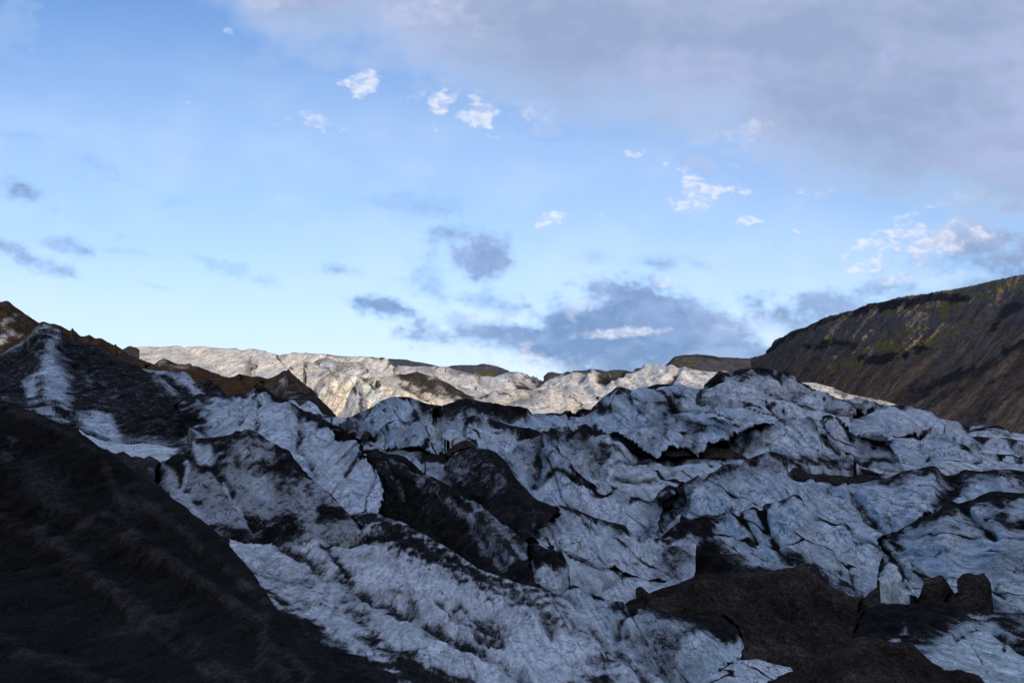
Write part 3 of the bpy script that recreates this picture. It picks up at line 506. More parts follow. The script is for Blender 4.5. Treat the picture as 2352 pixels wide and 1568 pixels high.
ice("C 780,800 850,747 880,710 905,698 930,690 980,690 1000,660 1040,630 1075,590 1100,573 1130,555 1170,530 1200,508 1235,497 1260,508 1280,520 1310,530 1340,548 1370,525 1400,508 1450,498 1485,490 1520,482 1560,472 1610,465 1660,470 1700,475 1750,483 1800,490 1850,500 1900,508 1980,512 2060,515 2110,518 2150,500 2220,490 2300,482 2351,480 D 0,1067 50,1077 100,1088 130,1103 170,1120 230,1150 300,1190 400,1235 470,1290 560,1340 640,1380 700,1400",
    "C 780,900 1100,1050 1900,1150 D 100,1540 700,1640", [190, 178, 168, 160, 150], [135, 126, 120, 118], 'great blue ice wall with a jagged dark peak on its left end', amp=11, lam=150, cap=7, crease=.5, gul=3,
    paint=[('d', "C 1120,560 1170,530 1235,497 1340,548 1320,580 1270,570 1200,560", 8, 1), ('d', "C 1000,680 1050,640 1170,622 1165,680 1190,740 1100,755 1000,745 940,760 880,720", 8, 1), ('c', "C 1180,560 1280,600 1250,700 1180,700", 14, .4),
           ('dl', "C 1330,590 1350,680 1440,725", 9, .7), ('dl', "C 1450,660 1520,650 1640,655 1760,580", 12, .9), ('d', "C 1480,700 1640,650 1720,640 1700,760 1650,900 1520,1010 1480,860 1400,1000", 25, .5), ('d', "C 1600,655 1720,650 1710,760 1640,740", 14, .95),
           ('dl', "C 1700,740 1850,750 1950,742 2100,765 2351,795", 8, .95), ('dl', "C 1790,830 1850,880 1910,945", 8, .5), ('dl', "C 1640,650 1500,800 1290,940", 10, .45), ('d', "C 1780,980 1900,960 1950,1030 1900,1090 1750,1060", 20, .7),
           ('dl', "C 2110,570 2060,650 2050,720", 9, .5), ('dl', "C 2210,830 2200,940", 9, .5), ('w', "C 1100,800 1400,750 1450,850 1200,920", 50, .35), ('c', "D 0,1080 200,1160 260,1250 150,1330 0,1380", 40, .45), ('dl', "D 240,1160 290,1240 180,1330", 8, .35)])
# ---- upper right glacier edge
ice("C 1920,580 1950,540 1980,500 2000,475 2030,430 2060,395 2080,375 2110,350 2150,358 2200,365 2260,345 2351,335 D -40,900 0,905 60,905 110,920 150,930 200,955 250,975 300,998 350,1015 390,1035 430,1050 460,1072 500,1090 560,1105 620,1120 690,1132 750,1150 820,1165 880,1172 940,1190 1000,1200 1100,1215 1200,1237 1260,1243 1300,1255 1380,1270 1410,1283 1440,1300 1500,1320 1560,1342 1620,1355 1700,1370 1745,1380 1790,1400 1870,1420 1900,1405 1960,1397 2030,1403 2100,1410 2170,1435 2230,1450 2300,1475 2351,1478 2450,1500 2700,1560",
    "C 1920,680 D 0,1240 600,1500 1200,1620 2000,1780 2700,1850", [235, 215, 190, 170, 150], [180, 150, 120, 105, 96], 'long white ice flank with a black crest running down to the right under the hillside', amp=8, lam=150, stretch=3.2, flow=0, white=.7, tint=.4, cap=8, crease=.55,
    paint=[('d', "C 2030,430 2110,350 2351,335 2300,400 2200,370 2100,470 2050,500 1960,540", 10, .9), ('w', "C 2210,370 2250,350 2200,420 2130,500 2120,490 2160,420", 5, .9), ('d', "C 2260,420 2351,350 2351,420 2300,470", 10, .8),
           ('d', "D -40,900 60,905 250,975 430,1050 500,1090 620,1120 750,1150 740,1170 600,1140 480,1120 420,1080 200,1040 60,990 -40,960", 9, 1.0), ('dl', "D 560,1110 700,1150 880,1175 1100,1215 1240,1245", 9, .95),
           ('d', "D 100,1090 200,1130 330,1150 440,1230 500,1280 430,1270 300,1200 180,1150", 14, .75), ('d', "J 640,200 780,210 950,220 860,270 700,240", 16, .8), ('d', "J 960,190 1130,185 1230,200 1100,210", 10, .8), ('dl', "J 600,240 720,290 860,310 1000,350", 9, .75),
           ('d', "J 1430,250 1480,290 1640,350 1560,320", 7, 1), ('d', "J 1680,320 1800,340 1880,385 1800,375", 7, 1), ('d', "J 1820,440 1940,430 2040,400 2160,410 2280,440 2200,470 2080,465 1980,450 1850,465", 9, 1.0), ('dl', "J 1400,430 1460,430 1445,480", 12, .7), ('dl', "J 1400,380 1470,378", 9, .9)])
ice("J 820,330 880,300 930,282 980,262 1030,240 1080,225 1140,212 1200,206 1260,207 1300,215 1370,230 1400,242 1420,258 1450,275 1480,300 1520,322 1560,345 1640,380", "J 820,420 1640,440", [172, 165], [155, 148], 'blue ice bump standing behind the long white flank', cap=4, white=.3)
ice("J 540,340 560,345 575,320 580,292 640,288 680,310 700,350 740,378 780,400 850,430 900,455 950,480 1000,497 1050,508 1100,530 1150,550 1220,590 1260,600 1300,612 1380,650 1450,680 1500,705 1550,730 1620,770", "J 560,480 700,640 900,760 1200,850 1620,880", [158, 140, 118], [132, 118, 108], 'grey striped ice slope descending right from the blue wall', tint=.9, white=.45, stretch=3, flow=-20, cap=5, crease=.5,
    paint=[('dl', "J 570,350 620,430 700,520 800,620 950,700", 13, .95), ('dl', "J 1040,500 1120,515 1150,550", 9, .9), ('d', "J 880,640 1040,650 1130,655 1210,715 1100,735 960,720 850,690", 14, .95), ('w', "J 700,360 1300,620 1550,730 1500,740 1100,560 800,430", 14, .7)])
ice("J 1200,530 1250,525 1300,545 1360,570 1400,610 1430,650 1500,690", "J 1200,600 1500,740", [122, 119], [114, 112], 'small rounded grey ice lip on the striped slope', tint=.9, cap=5, amp=4)
ice("J 1150,520 1200,495 1250,480 1300,478 1350,478 1400,484 1450,490 1560,488 1630,483 1700,480 1800,470 1870,468 1930,463 2000,470 2100,480 2200,475 2351,500 2450,520 2700,580", "J 1300,740 1600,780 2100,820 2700,880", [138, 130, 122], [110, 104, 102], 'blue-grey ice shelf below the black patch at the right edge', crease=.35, cap=3, gul=3, white=.25, paint=[('dl', "J 1430,490 1440,600 1480,660", 10, .45), ('w', "J 1150,520 1450,480 1930,462 1700,490 1450,500", 6, .8), ('d', "J 2150,600 2351,520 2351,540 2200,610", 6, .6)])
ice("J 1460,730 1500,690 1530,665 1560,640 1600,605 1640,570 1670,550 1700,535 1730,522 1760,517 1820,522 1850,540 1880,560 1930,577 1980,590 2080,605 2150,612 2200,615 2351,628 2500,640 2700,660", "J 1460,800 2351,850 2700,870", [120, 116, 112], [104, 99], 'broad pale ice swell with fine comma-shaped cracks', white=.4, tint=.45, cap=3, crease=.3, amp=5, paint=[('dl', "J 1560,700 1800,700 1980,710", 4, .6), ('dl', "J 2300,640 2150,750", 9, .5)])
ice("K 900,540 960,498 1010,470 1045,445 1080,420 1130,395 1190,370 1260,330 1330,298 1400,272 1440,260 1480,250 1560,222 1600,212 1640,200 1700,186 1750,183 1800,180 1850,172 1900,169 1950,168 1990,175 2030,190 2060,205 2085,240 2110,290 2150,335 2200,370 2260,425 2351,480", "K 900,600 1400,640 1800,640 2351,640", [145, 138, 132], [124, 120], 'wide blue ice wave peaking at its right end in the middle distance', cap=5, white=.3, crease=.4, gul=2,
    paint=[('dl', "K 2065,210 2120,300 2200,370 2280,440", 16, .95), ('d', "K 1750,500 1860,485 2000,500 2200,470 2351,560 2351,620 2000,560", 16, .95), ('d', "K 1900,480 2100,450 2200,470 2100,510", 14, .75), ('dl', "K 1440,260 1380,350 1250,450", 9, .5), ('dl', "K 1280,220 1265,320", 9, .6)])
ridge('debris_cone', 'low brown debris hump, left of two lying on the flat white ice lip', 'debris cone', "K 590,515 640,470 700,436 740,430 780,430 830,418 870,412 900,420 940,450 990,503", "K 620,540 970,530", [134, 134], [131, 131], BROWNG, amp=3, lam=60)
ridge('debris_cone', 'long brown debris hump, right of two lying on the flat white ice lip', 'debris cone', "K 965,503 1005,455 1030,432 1070,402 1100,402 1120,412 1150,420 1200,422 1250,428 1310,450 1360,475 1440,525", "K 980,530 1420,545", [134, 132], [131, 129], BROWNG, amp=3, lam=60)
ice("C -120,770 -60,745 0,752 60,762 110,780 150,790 180,800 230,815 270,830 330,840 380,850 440,862 490,868 530,870 545,855 570,848 595,855 620,845 635,850 650,865 675,875 700,880 760,872 830,885 900,850 960,835 K 40,218 80,230 130,250 165,272 200,290 250,305 300,330 340,350 380,372 450,410 520,450 560,463 600,475 660,492 700,500 760,500 850,505 1000,510 1150,517 1300,520 1420,522 1520,535",
    "C -120,1000 400,1280 K 0,820 500,850 1000,820 1520,720", [172, 160, 148, 135, 122], [135, 120, 108, 102], 'muddy ice crest slanting down right to a flat white lip', tint=.7, white=.15, cap=10, crease=.6, amp=9,
    paint=[('d', "C 120,790 270,830 530,870 620,845 700,880 620,900 500,900 300,870 150,830", 8, .9), ('d', "C 640,900 830,900 930,980 1000,1100 980,1180 900,1080 820,1120 700,1000", 22, .5), ('t', "C 640,900 830,900 930,980 1000,1100 900,1150 750,1050", 25, 1.2),
           ('dl', "C 560,880 500,960 420,1000", 16, .7), ('dl', "C 930,960 1000,1050 1100,1080 1000,1190", 22, .7), ('dl', "K 60,225 200,295 380,375 520,450 620,480", 14, .85), ('t', "K 230,450 400,430 520,480 400,520 260,500", 20, .8), ('c', "K 230,430 400,430 520,480 380,530 240,470", 20, .8),
           ('dl', "K 190,560 350,560 500,520 680,540", 7, .7), ('dl', "K 260,460 350,520 420,530", 7, .6), ('w', "K 520,480 700,500 1000,512 1420,522 1400,545 900,530 600,520", 7, .8), ('dl', "K 1060,560 1110,620", 7, .7), ('c', "K 150,580 700,600 1000,600 1050,680 700,700 250,680", 60, .5), ('dl', "K 250,690 450,740 650,720 780,700", 9, .6)])
ridge('debris_cone', 'brown debris peak with a white edge in the middle of the ice waves', 'debris cone', "B 1820,1080 1850,1040 1870,1020 1900,1000 1930,982 1970,962 2010,957 2040,985 2070,1022 2095,1045 2140,1080", "B 1850,1150 2140,1150", [137, 136], [131, 130], BROWNG, amp=5, lam=60)
ridge('debris_ridge', 'black debris mound filling the trough behind the large blue ice peak', 'debris ridge', "J 290,770 320,733 360,732 400,745 430,765 450,785 490,790 520,795 580,785 620,795 660,800 720,800 800,812 860,805 900,790 970,795 1010,805 1060,812 1130,850", "J 290,900 1130,920", [112, 108], [104, 102], MORAINE, amp=4, lam=60)
# ---- large blue peak ridge and dark right shoulder
ice("C 260,1100 300,1050 350,1000 390,975 430,960 500,930 560,900 600,920 650,960 685,985 720,1010 760,1050 800,1080 840,1135 870,1180 900,1210 930,1240 1000,1290 1050,1320 1080,1370 1150,1390 1200,1415 1250,1440 1300,1465 1350,1480 1400,1487 1450,1492 K 560,885 590,872 620,865 640,840 655,815 680,785 700,762 730,740 750,748 775,760 800,782 805,810 830,850", "C 250,1300 480,1568 G 600,520 1000,520 K 830,1200", [132, 122, 114, 108, 104], [112, 98, 92, 90],
    'long cracked ice wave ending right in a small black tooth', cap=9, tint=.5, white=.2, crease=.5, amp=9,
    paint=[('d', "C 300,1060 560,900 640,960 560,1000 540,1150 480,1330 400,1200 300,1300", 30, .45), ('dl', "C 530,1000 520,1150 480,1330", 22, .8), ('dl', "C 740,1020 870,1180 1000,1290 1080,1370", 26, .95), ('dl', "C 520,1310 600,1270 670,1255 780,1285 940,1300", 11, .85), ('t', "C 1050,1330 1150,1390 1240,1440 1200,1500 1100,1420", 14, 1),
           ('d', "K 560,890 700,770 730,742 800,780 810,840 760,960 700,1000 640,960", 14, .9), ('c', "K 640,960 700,880 740,960 680,1050", 14, .3), ('dl', "K 560,960 570,1060 540,1150", 26, .55), ('w', "K 650,1190 740,1060 700,1040 620,1180", 14, .5), ('t', "K 120,1000 300,850 560,950 500,1100 200,1050", 60, .9)])
ice("K 690,960 730,905 760,870 800,832 825,818 850,800 880,765 900,740 940,700 980,657 1000,672 1030,690 1060,680 1085,660 1110,640 1150,605 1190,573 1230,560 1270,553 1310,552 1350,553 1380,535 1400,520 1440,505 1470,495 1510,475 1560,460 1590,447 1620,445 1650,452 1680,460 1710,478 1740,490 1760,515 1780,550 1810,600 1850,640 1900,670 1950,685 2000,700 2080,722 2150,735 2300,745 J 870,888 950,872 1000,862 1050,850 1100,835 1150,830 1190,815 1230,790 1270,765 1310,760 1370,752 1430,750 1460,738 1500,728 1530,732 1560,740 1600,755 1650,760 1740,772 1830,770 1890,768 1950,765 2020,760 2100,750 2200,752 2280,758 2351,765 2500,770 2800,790",
    "K 620,1300 1000,1260 1400,1240 2000,1340 J 1200,1500 2000,1400 2800,1300", [106, 103, 100, 94, 88, 84], [92, 84, 76, 72, 68], 'large blue ice peak with a dark left shoulder and a long ridge running right', amp=13, lam=130, fine=2.8, cap=8, crease=.5, white=.2, gul=2,
    paint=[('d', "K 780,860 850,800 980,657 1030,690 1110,640 1190,573 1350,553 1340,570 1200,640 1080,690 1000,740 900,790 830,870 770,1000", 8, 1.0), ('d', "K 960,760 1100,690 1400,560 1560,470 1700,500 1740,600 1500,600 1300,620 1150,720 1000,760", 30, .52),
           ('d', "K 1620,445 1740,490 1800,600 1740,560 1680,480", 8, .85), ('dl', "K 1240,790 1300,850 1350,920", 11, .95), ('dl', "K 1350,920 1360,980", 10, .2), ('dl', "K 1000,700 900,900 800,1040", 14, .45), ('dl', "K 840,860 760,1000 740,1080", 20, .6), ('w', "K 1850,660 2100,740 1950,830 1700,840 1500,930 1400,960 1700,760", 40, .55),
           ('dl', "K 1780,560 1830,640 1900,690", 13, .8), ('d', "J 950,870 1150,830 1310,760 1500,728 1650,760 1600,800 1540,760 1400,800 1250,850 1100,870", 12, .7), ('c', "J 1330,850 1560,790 1550,820 1400,880", 8, .6),
           ('d', "J 1560,740 1830,770 2100,750 2351,780 2351,900 2100,860 1950,830 1800,900 1700,960 1680,1020 1620,990 1680,850", 22, .9), ('dl', "J 1700,800 1720,900 1660,1000 1560,1060", 26, .8), ('dl', "J 840,1010 960,1120 1100,1240 1190,1290", 12, .8), ('dl', "J 1000,1000 1130,1140 1180,1220", 8, .5), ('c', "J 420,900 560,960 700,1080 600,1100 480,980", 22, .5), ('dl', "J 620,950 780,900", 10, .5)])
ice("J 1040,1440 1060,1410 1110,1370 1150,1338 1170,1315 1190,1302 1220,1300 1250,1288 1320,1245 1400,1208 1450,1180 1500,1152 1560,1122 1600,1085 1620,1060 1650,1030 1680,1017 1720,1025 1750,1045 1790,1062 1850,1040 1890,1025 1920,1010 1960,985 2000,970 2050,955 2100,945 2200,950 2351,950 2500,940 2800,930", "H 1000,1000 1300,950 1700,960 2351,1050 2800,1050", [84, 78, 72, 68], [64, 56, 50, 48],
    'broad cracked ice face under a thick black ash crest at the right edge', amp=9, lam=130, cap=14, capv=1.0, tint=.45, white=.1, crease=.5, gul=2,
    paint=[('d', "J 1200,1300 1400,1208 1560,1120 1680,1017 1790,1062 2000,970 2351,950 2600,940 2600,990 2351,990 2150,1060 1950,1080 1850,1120 1620,1220 1400,1230 1240,1310", 12, 1.0), ('dl', "J 1850,1140 1950,1240 2100,1360", 13, .95), ('dl', "J 2000,1180 2100,1190 2220,1250 2351,1250", 12, .9), ('d', "J 2100,1150 2200,1150 2220,1230 2130,1200", 14, .8),
           ('c', "H 1100,340 1200,330 1280,420 1420,560 1500,640 1400,660 1250,520", 18, 1.0), ('dl', "H 1070,350 1150,430 1210,490 1290,640", 9, .9), ('dl', "H 1360,520 1400,590 1480,650", 7, .85), ('d', "H 1150,280 1200,240 1250,260 1240,360 1180,330", 10, 1.0),
           ('c', "H 2110,790 2180,740 2351,730 2500,760 2500,940 2200,940 2190,860", 14, 1.0), ('dl', "H 2150,730 2110,800 2200,870", 8, .8), ('d', "H 2000,560 2150,500 2351,380 2500,300 2500,700 2300,700 2200,660 2080,660", 30, .5), ('c', "H 2080,650 2200,500 2351,400 2351,500 2150,640", 20, .4), ('t', "H 1300,300 1800,150 2000,300 1700,500 1400,500", 60, .7)])
ice("K 540,1290 560,1255 600,1225 650,1197 700,1165 750,1130 800,1092 850,1060 900,1048 950,1043 1000,1032 1050,1028 1100,1035 1160,1045 1180,1032 1200,1020 1240,1010 1280,1000 1320,1005 1350,1010 1400,980 1440,965 1480,955 1550,955 1580,930 1600,910 1650,885 1700,865 1750,852 1800,845 1850,843 1900,848 1950,870 1975,895 2000,920 2050,960 2100,1000 2180,1032 J 690,1185 720,1215 760,1240 800,1262 830,1300 860,1340 900,1370 930,1395 1000,1395 1060,1425 1100,1480",
    "G 1600,900 2100,760 2351,720 H 300,640 1000,1000", [92, 90, 84, 76, 72], [76, 70, 66, 58], 'cracked blue ice face with a soot-black hollow on its left', cap=7, crease=.65, white=.15, amp=8,
    paint=[('ds', "G 1180,925 1330,865 1450,790 1600,740 1760,680 1960,590 2100,606 2200,601 H 0,598 130,575 280,540 390,530 480,598 620,680 780,780 920,850 1060,985", 34, .8), ('d', "K 650,1200 850,1060 1050,1030 1160,1045 1130,1090 1110,1200 1200,1260 1240,1380 1330,1480 1340,1568 860,1568 890,1280 1000,1220 700,1215", 14, 1.0), ('d', "K 640,1400 900,1300 890,1568 640,1568", 30, .6), ('d', "K 1200,1260 1260,1300 1400,1400 1330,1480 1240,1380", 14, .7), ('dl', "K 1330,1020 1400,1100 1480,1210", 9, .9), ('c', "K 1340,1030 1400,1080 1480,1200 1440,1190 1360,1080", 6, 1.0),
           ('dl', "K 1540,980 1570,1150 1660,1290 1780,1460", 12, .95), ('c', "K 1570,1150 1700,1280 1860,1440 1780,1450 1620,1250", 18, .7), ('dl', "K 1960,870 2050,960 2160,1060", 20, .95), ('d', "K 1480,955 1560,960 1560,990 1500,985", 8, 1), ('dl', "K 1580,905 1700,862 1850,845 1950,865", 6, .95), ('dl', "K 2030,1090 2080,1075 2160,1150", 10, .9), ('c', "H 560,450 680,600 700,740 740,800 840,800 800,560 700,500", 22, .7), ('dl', "H 820,620 860,780 900,840", 7, .7), ('t', "K 1700,1100 2200,1100 2351,1300 2000,1350", 60, .6)])
# ---- lower middle
ice("G 300,110 330,130 360,90 400,60 450,40 500,30 560,18 620,10 700,4 760,20 830,28 860,45 900,70 950,92 1000,110 1060,128 1130,140 1200,157 1260,163 1290,172 1300,195 1310,212 1345,232 1380,250 1430,265 1480,272 1530,280 1580,285 1680,290 1800,300 1900,340", "G 350,450 900,640 1500,840 1900,740", [96, 90, 84, 80], [74, 70, 66], 'long pale ice wall with hanging dark streaks and a black lip', gul=3, tint=.5, white=.25, cap=6, crease=.4,
    paint=[('d', "G 700,4 900,70 1000,115 950,120 880,90 780,60", 8, .9), ('d', "G 1000,115 1200,157 1300,185 1310,225 1200,190 1080,150", 8, .95), ('dl', "G 780,210 900,170 990,140", 8, .5), ('c', "G 1340,330 1450,340 1640,340 1640,390 1400,400", 16, .9), ('c', "G 480,180 900,220 1000,400 600,330", 60, .4), ('d', "G 1560,500 1700,400 1830,420 1830,640 1700,690 1580,640", 30, .62), ('w', "G 700,200 1300,270 1600,310 1300,330 900,260", 22, .5), ('t', "G 900,450 1500,500 1500,650 1100,620", 50, .7)])
ice("G 400,260 440,262 480,283 520,305 560,330 600,358 640,385 680,398 720,400 760,420 800,437 830,450 860,463 880,478 900,482 950,500 1000,517 1040,533 1080,545 1150,560 1220,575 1205,590 1215,605 1260,622 1300,640 1350,655 1400,670 1450,683 1500,692 1550,688 1600,692 1680,715 1780,750", "G 600,840 1300,1000 1780,900", [78, 74, 70], [60, 57], 'smooth green-grey ice ledge below the streaked wall', teal=.8, tint=.8, cap=5, capv=.9, crease=.3, amp=5, paint=[('dl', "G 1210,600 1240,660 1180,720 980,800", 12, .5), ('d', "G 900,490 1200,570 1180,620 1060,590 920,540", 10, .6)])
ridge('rock', 'small black rock shard on the green-grey ice ledge', 'rock', "G 1370,735 1400,715 1420,718 1450,740 1480,770 1495,785", "G 1380,760 1495,792", [62, 61.5], [61, 61], MORAINE, amp=1.5, lam=40)
ridge('debris_mound', 'wide flat-topped brown gravel mound in front of the blue ice', 'debris mound',
      "G 1180,920 1250,885 1330,865 1400,820 1450,790 1520,770 1560,755 1600,740 1640,725 1680,712 1760,680 1830,640 1860,625 1900,610 1930,598 1960,590 2000,592 2040,598 2100,606 2150,600 2180,603 2200,601 2240,600 2280,598 H 0,598 20,605 60,592 100,585 130,575 200,560 240,548 280,540 340,533 390,530 410,540 430,560 480,598 520,620 560,640 620,680 660,715 700,740 780,780 850,812 920,850 945,880 960,905 1010,960 1060,985 1150,1010",
      "G 1200,1150 1600,1250 2200,1350 H 0,1450 500,1600 1150,1400", [59, 57, 54, 51], [43, 39, 36], BROWNG, fold=16, amp=11, lam=110, fine=3, flow=20, stretch=2.2,
      paint=[('rl', "G 1900,760 2100,800 H -30,830 60,930 180,1040 300,1140", 20, .9), ('rl', "H 390,530 440,610 500,700 620,800 760,880", 16, .6), ('rl', "G 1330,865 1600,860 1900,800 H 0,640", 14, .6)])
ice("G 720,850 745,800 780,725 800,714 830,712 860,714 880,735 900,752 940,770 980,780 1020,795 1060,802 1100,820 1150,832 1200,850 1250,867 1290,880 1330,882 1390,887 1420,880 1460,868 1490,875 1520,890 1550,910 1580,925 1640,940 1700,957 1760,968 1800,972 1850,962 1900,958 1950,975 2000,972 2050,965 2100,963 2130,980 2160,1000 2200,1030 2230,1052 2265,1075 2290,1110 2300,1150 2295,1200",
    "G 1000,1300 1300,1700 2000,1800 2300,1500", [56, 50, 46, 44], [42, 36, 34], 'big dirty ice block with a black cap below the gravel mound', amp=9, lam=150, tint=.5, teal=.2, white=.1, cap=8, crease=.35, gul=3,
    paint=[('ds', "G 1250,880 1330,875 1480,870 1600,925 1800,965 2100,960 2290,1100", 34, .85), ('d', "G 1500,880 1700,957 1900,958 2100,963 2230,1050 2280,1110 2250,1180 2180,1250 2120,1240 2000,1150 1900,1120 1800,1000 1600,950", 14, .95), ('d', "G 1480,1130 1600,1080 1850,1100 1830,1300 1700,1568 1500,1568 1430,1300", 40, .62), ('dl', "G 1320,920 1310,980 1230,1100 1190,1210", 12, .85), ('dl', "G 1310,890 1390,885 1330,950", 14, .9), ('dl', "G 1200,1160 1300,1160", 12, .8),
           ('c', "G 1870,1150 2000,1180 2130,1260 2200,1300 2000,1500 1850,1450", 40, 1.0), ('c', "G 1230,1100 1400,1080 1500,1150 1400,1350 1250,1300", 40, .7), ('w', "G 2080,1020 2200,1060 2280,1130 2180,1230 2120,1120", 14, .7), ('w', "G 850,800 1300,900 1280,1000 1000,950", 20, .6)])
# rocks and fin at the foot of the right wall
ridge('debris_cone', 'dark debris cone between the gravel mound and the curled ice fin', 'debris cone', "H 880,900 920,850 950,810 980,775 1000,760 1030,738 1060,720 1085,708 1110,703 1140,718 1160,735 1200,780 1220,810 1240,832 1270,862 1320,890", "H 880,950 1320,940", [57, 55], [52, 51], BROWNG, amp=4, lam=70)
ridge('ice_fin', 'curled green-white ice fin standing upright beside the dark rocks', 'ice fin', "H 1062,650 1065,625 1090,590 1105,570 1115,540 1130,518 1160,500 1190,488 1205,500 1212,525 1235,560 1250,582 1270,610 1280,640 1300,680 1330,720 1350,750 1380,770 1405,790 1415,820", "H 1075,680 1110,700 1150,720 1190,760 1230,800 1255,850 1290,865 1330,862 1360,850", [56, 55, 54], [53, 52, 51.5], ICE, tint=.9, white=.5, teal=.8, cap=2, amp=7, lam=50, fold=8, facet=5, crease=.3, paint=[('rl', "H 1190,490 1230,600 1290,700 1360,790", 12, .9), ('c', "H 1170,560 1230,580 1330,720 1400,800 1340,780 1200,700 1160,640", 8, 0), ('dl', "H 1200,710 1260,710 1330,760", 6, .7), ('dl', "H 1150,640 1180,700 1230,760", 5, .5)])
ridge('rock', 'left of two dark blocky rocks standing against the blue ice wall', 'rock', "H 1380,870 1400,840 1430,790 1450,730 1470,680 1490,658 1520,647 1550,640 1590,622 1620,617 1640,630 1650,645 1670,672 1690,700 1720,745 1740,772 1780,840", "H 1400,900 1780,880", [55, 54], [52, 51], BROWNG, amp=5, lam=60, paint=[])
ridge('rock', 'right of two dark blocky rocks, wider with a notched flat top', 'rock', "H 1620,900 1640,862 1680,810 1700,795 1740,775 1780,760 1800,735 1810,718 1790,700 1770,692 1762,670 1768,648 1785,630 1800,613 1825,603 1850,597 1875,598 1900,607 1930,612 1950,608 1975,598 2000,600 2020,630 2040,652 2062,690 2065,735 2062,780 2070,820 2075,860 2085,940", "H 1640,930 2085,960", [53, 52], [49.5, 49], BROWNG, amp=5, lam=70)
ridge('ice_ridge', 'low black shelf with a smooth pale ice dome at the bottom right corner', 'ice ridge', "H 930,960 980,910 1020,890 1060,874 1100,869 1150,867 1230,866 1300,868 1350,862 1400,855 1450,851 1500,848 1560,845 1600,849 1640,855 1670,859 1700,863 1740,876 1780,890 1840,905 1870,920 1900,936 1950,944 2030,948 2100,945 2200,940 2351,945 2500,950 2800,960", "H 700,1450 1300,1650 2000,1800 2800,1850", [50, 47, 45, 44], [34, 28, 26, 26], amp=8, lam=140, dirt=.88, tint=.3, white=.1, cap=12, crease=0,
      paint=[('d', "H 1380,1220 1450,1190 1600,1130 1700,1080 1850,1010 1950,990 2080,1020 2200,1120 2351,1260 2500,1400 2500,1800 1900,1700 1700,1500 1560,1380", 20, .25), ('c', "H 1560,1330 1700,1200 1850,1100 1960,1080 2080,1110 2200,1220 2351,1340 2500,1450 2500,1800 1900,1700 1700,1500", 30, 1.0), ('t', "H 1600,1330 1850,1120 2080,1130 2351,1350 2400,1700 1900,1600", 60, .9), ('d', "H 1700,1200 1850,1090 1960,1075 2080,1110 2200,1220 2351,1340 2400,1700 1900,1600 1600,1350", 16, -.3),
             ('dl', "H 1720,1200 1800,1130 1940,1080 2080,1100 2150,1180", 10, .8), ('d', "H 1640,960 1750,980 1780,1060 1700,1050", 22, .62), ('d', "H 1160,1170 1240,1150 1250,1210 1180,1200", 8, .1), ('d', "H 1250,1110 1300,1065 1305,1100 1270,1120", 6, .2), ('d', "H 2200,1000 2351,950 2500,980 2500,1200 2250,1130", 30, .5), ('dl', "H 2180,1160 2170,1290", 9, .7), ('dl', "H 2080,1100 2250,1220 2400,1330", 10, .85), ('dl', "H 1880,1220 1980,1380 2020,1450", 4, .6)])
# ---- centre foreground slope
ice("B 1820,1160 1860,1120 1900,1080 1940,1060 1980,1050 2020,1042 2050,1040 2075,1045 2100,1042 2150,1045 2200,1050 2230,1060 2260,1078 2300,1110 C 30,1052 70,1044 110,1065 150,1090 190,1118 230,1150 255,1185 280,1222 320,1285 350,1330 390,1375 430,1420 465,1465 500,1490 560,1503 600,1520 650,1542 700,1600 G 330,62 365,110 400,150 440,220 470,280 490,340",
    "B 1880,1400 C 0,1620 G 100,320 490,480", [135, 125, 105, 85, 68], [112, 88, 66, 58], 'narrow black ridge with a rounded pale belly in the middle of the ice', dirt=.80, cap=12, tint=.7, crease=0, white=.3, amp=9, flow=40,
    paint=[('d', "C 160,1250 210,1260 230,1380 180,1360", 12, .45), ('t', "C 160,1250 210,1260 230,1380 180,1360", 12, 1.2), ('d', "B 1930,1060 2020,1050 2150,1150 2250,1300 2100,1350 1980,1220 1880,1220", 40, .62), ('d', "B 1880,1100 1930,1200 2030,1230 1960,1300 1890,1220", 16, .4), ('c', "C 0,1150 60,1150 60,1250 0,1250", 16, .4)])
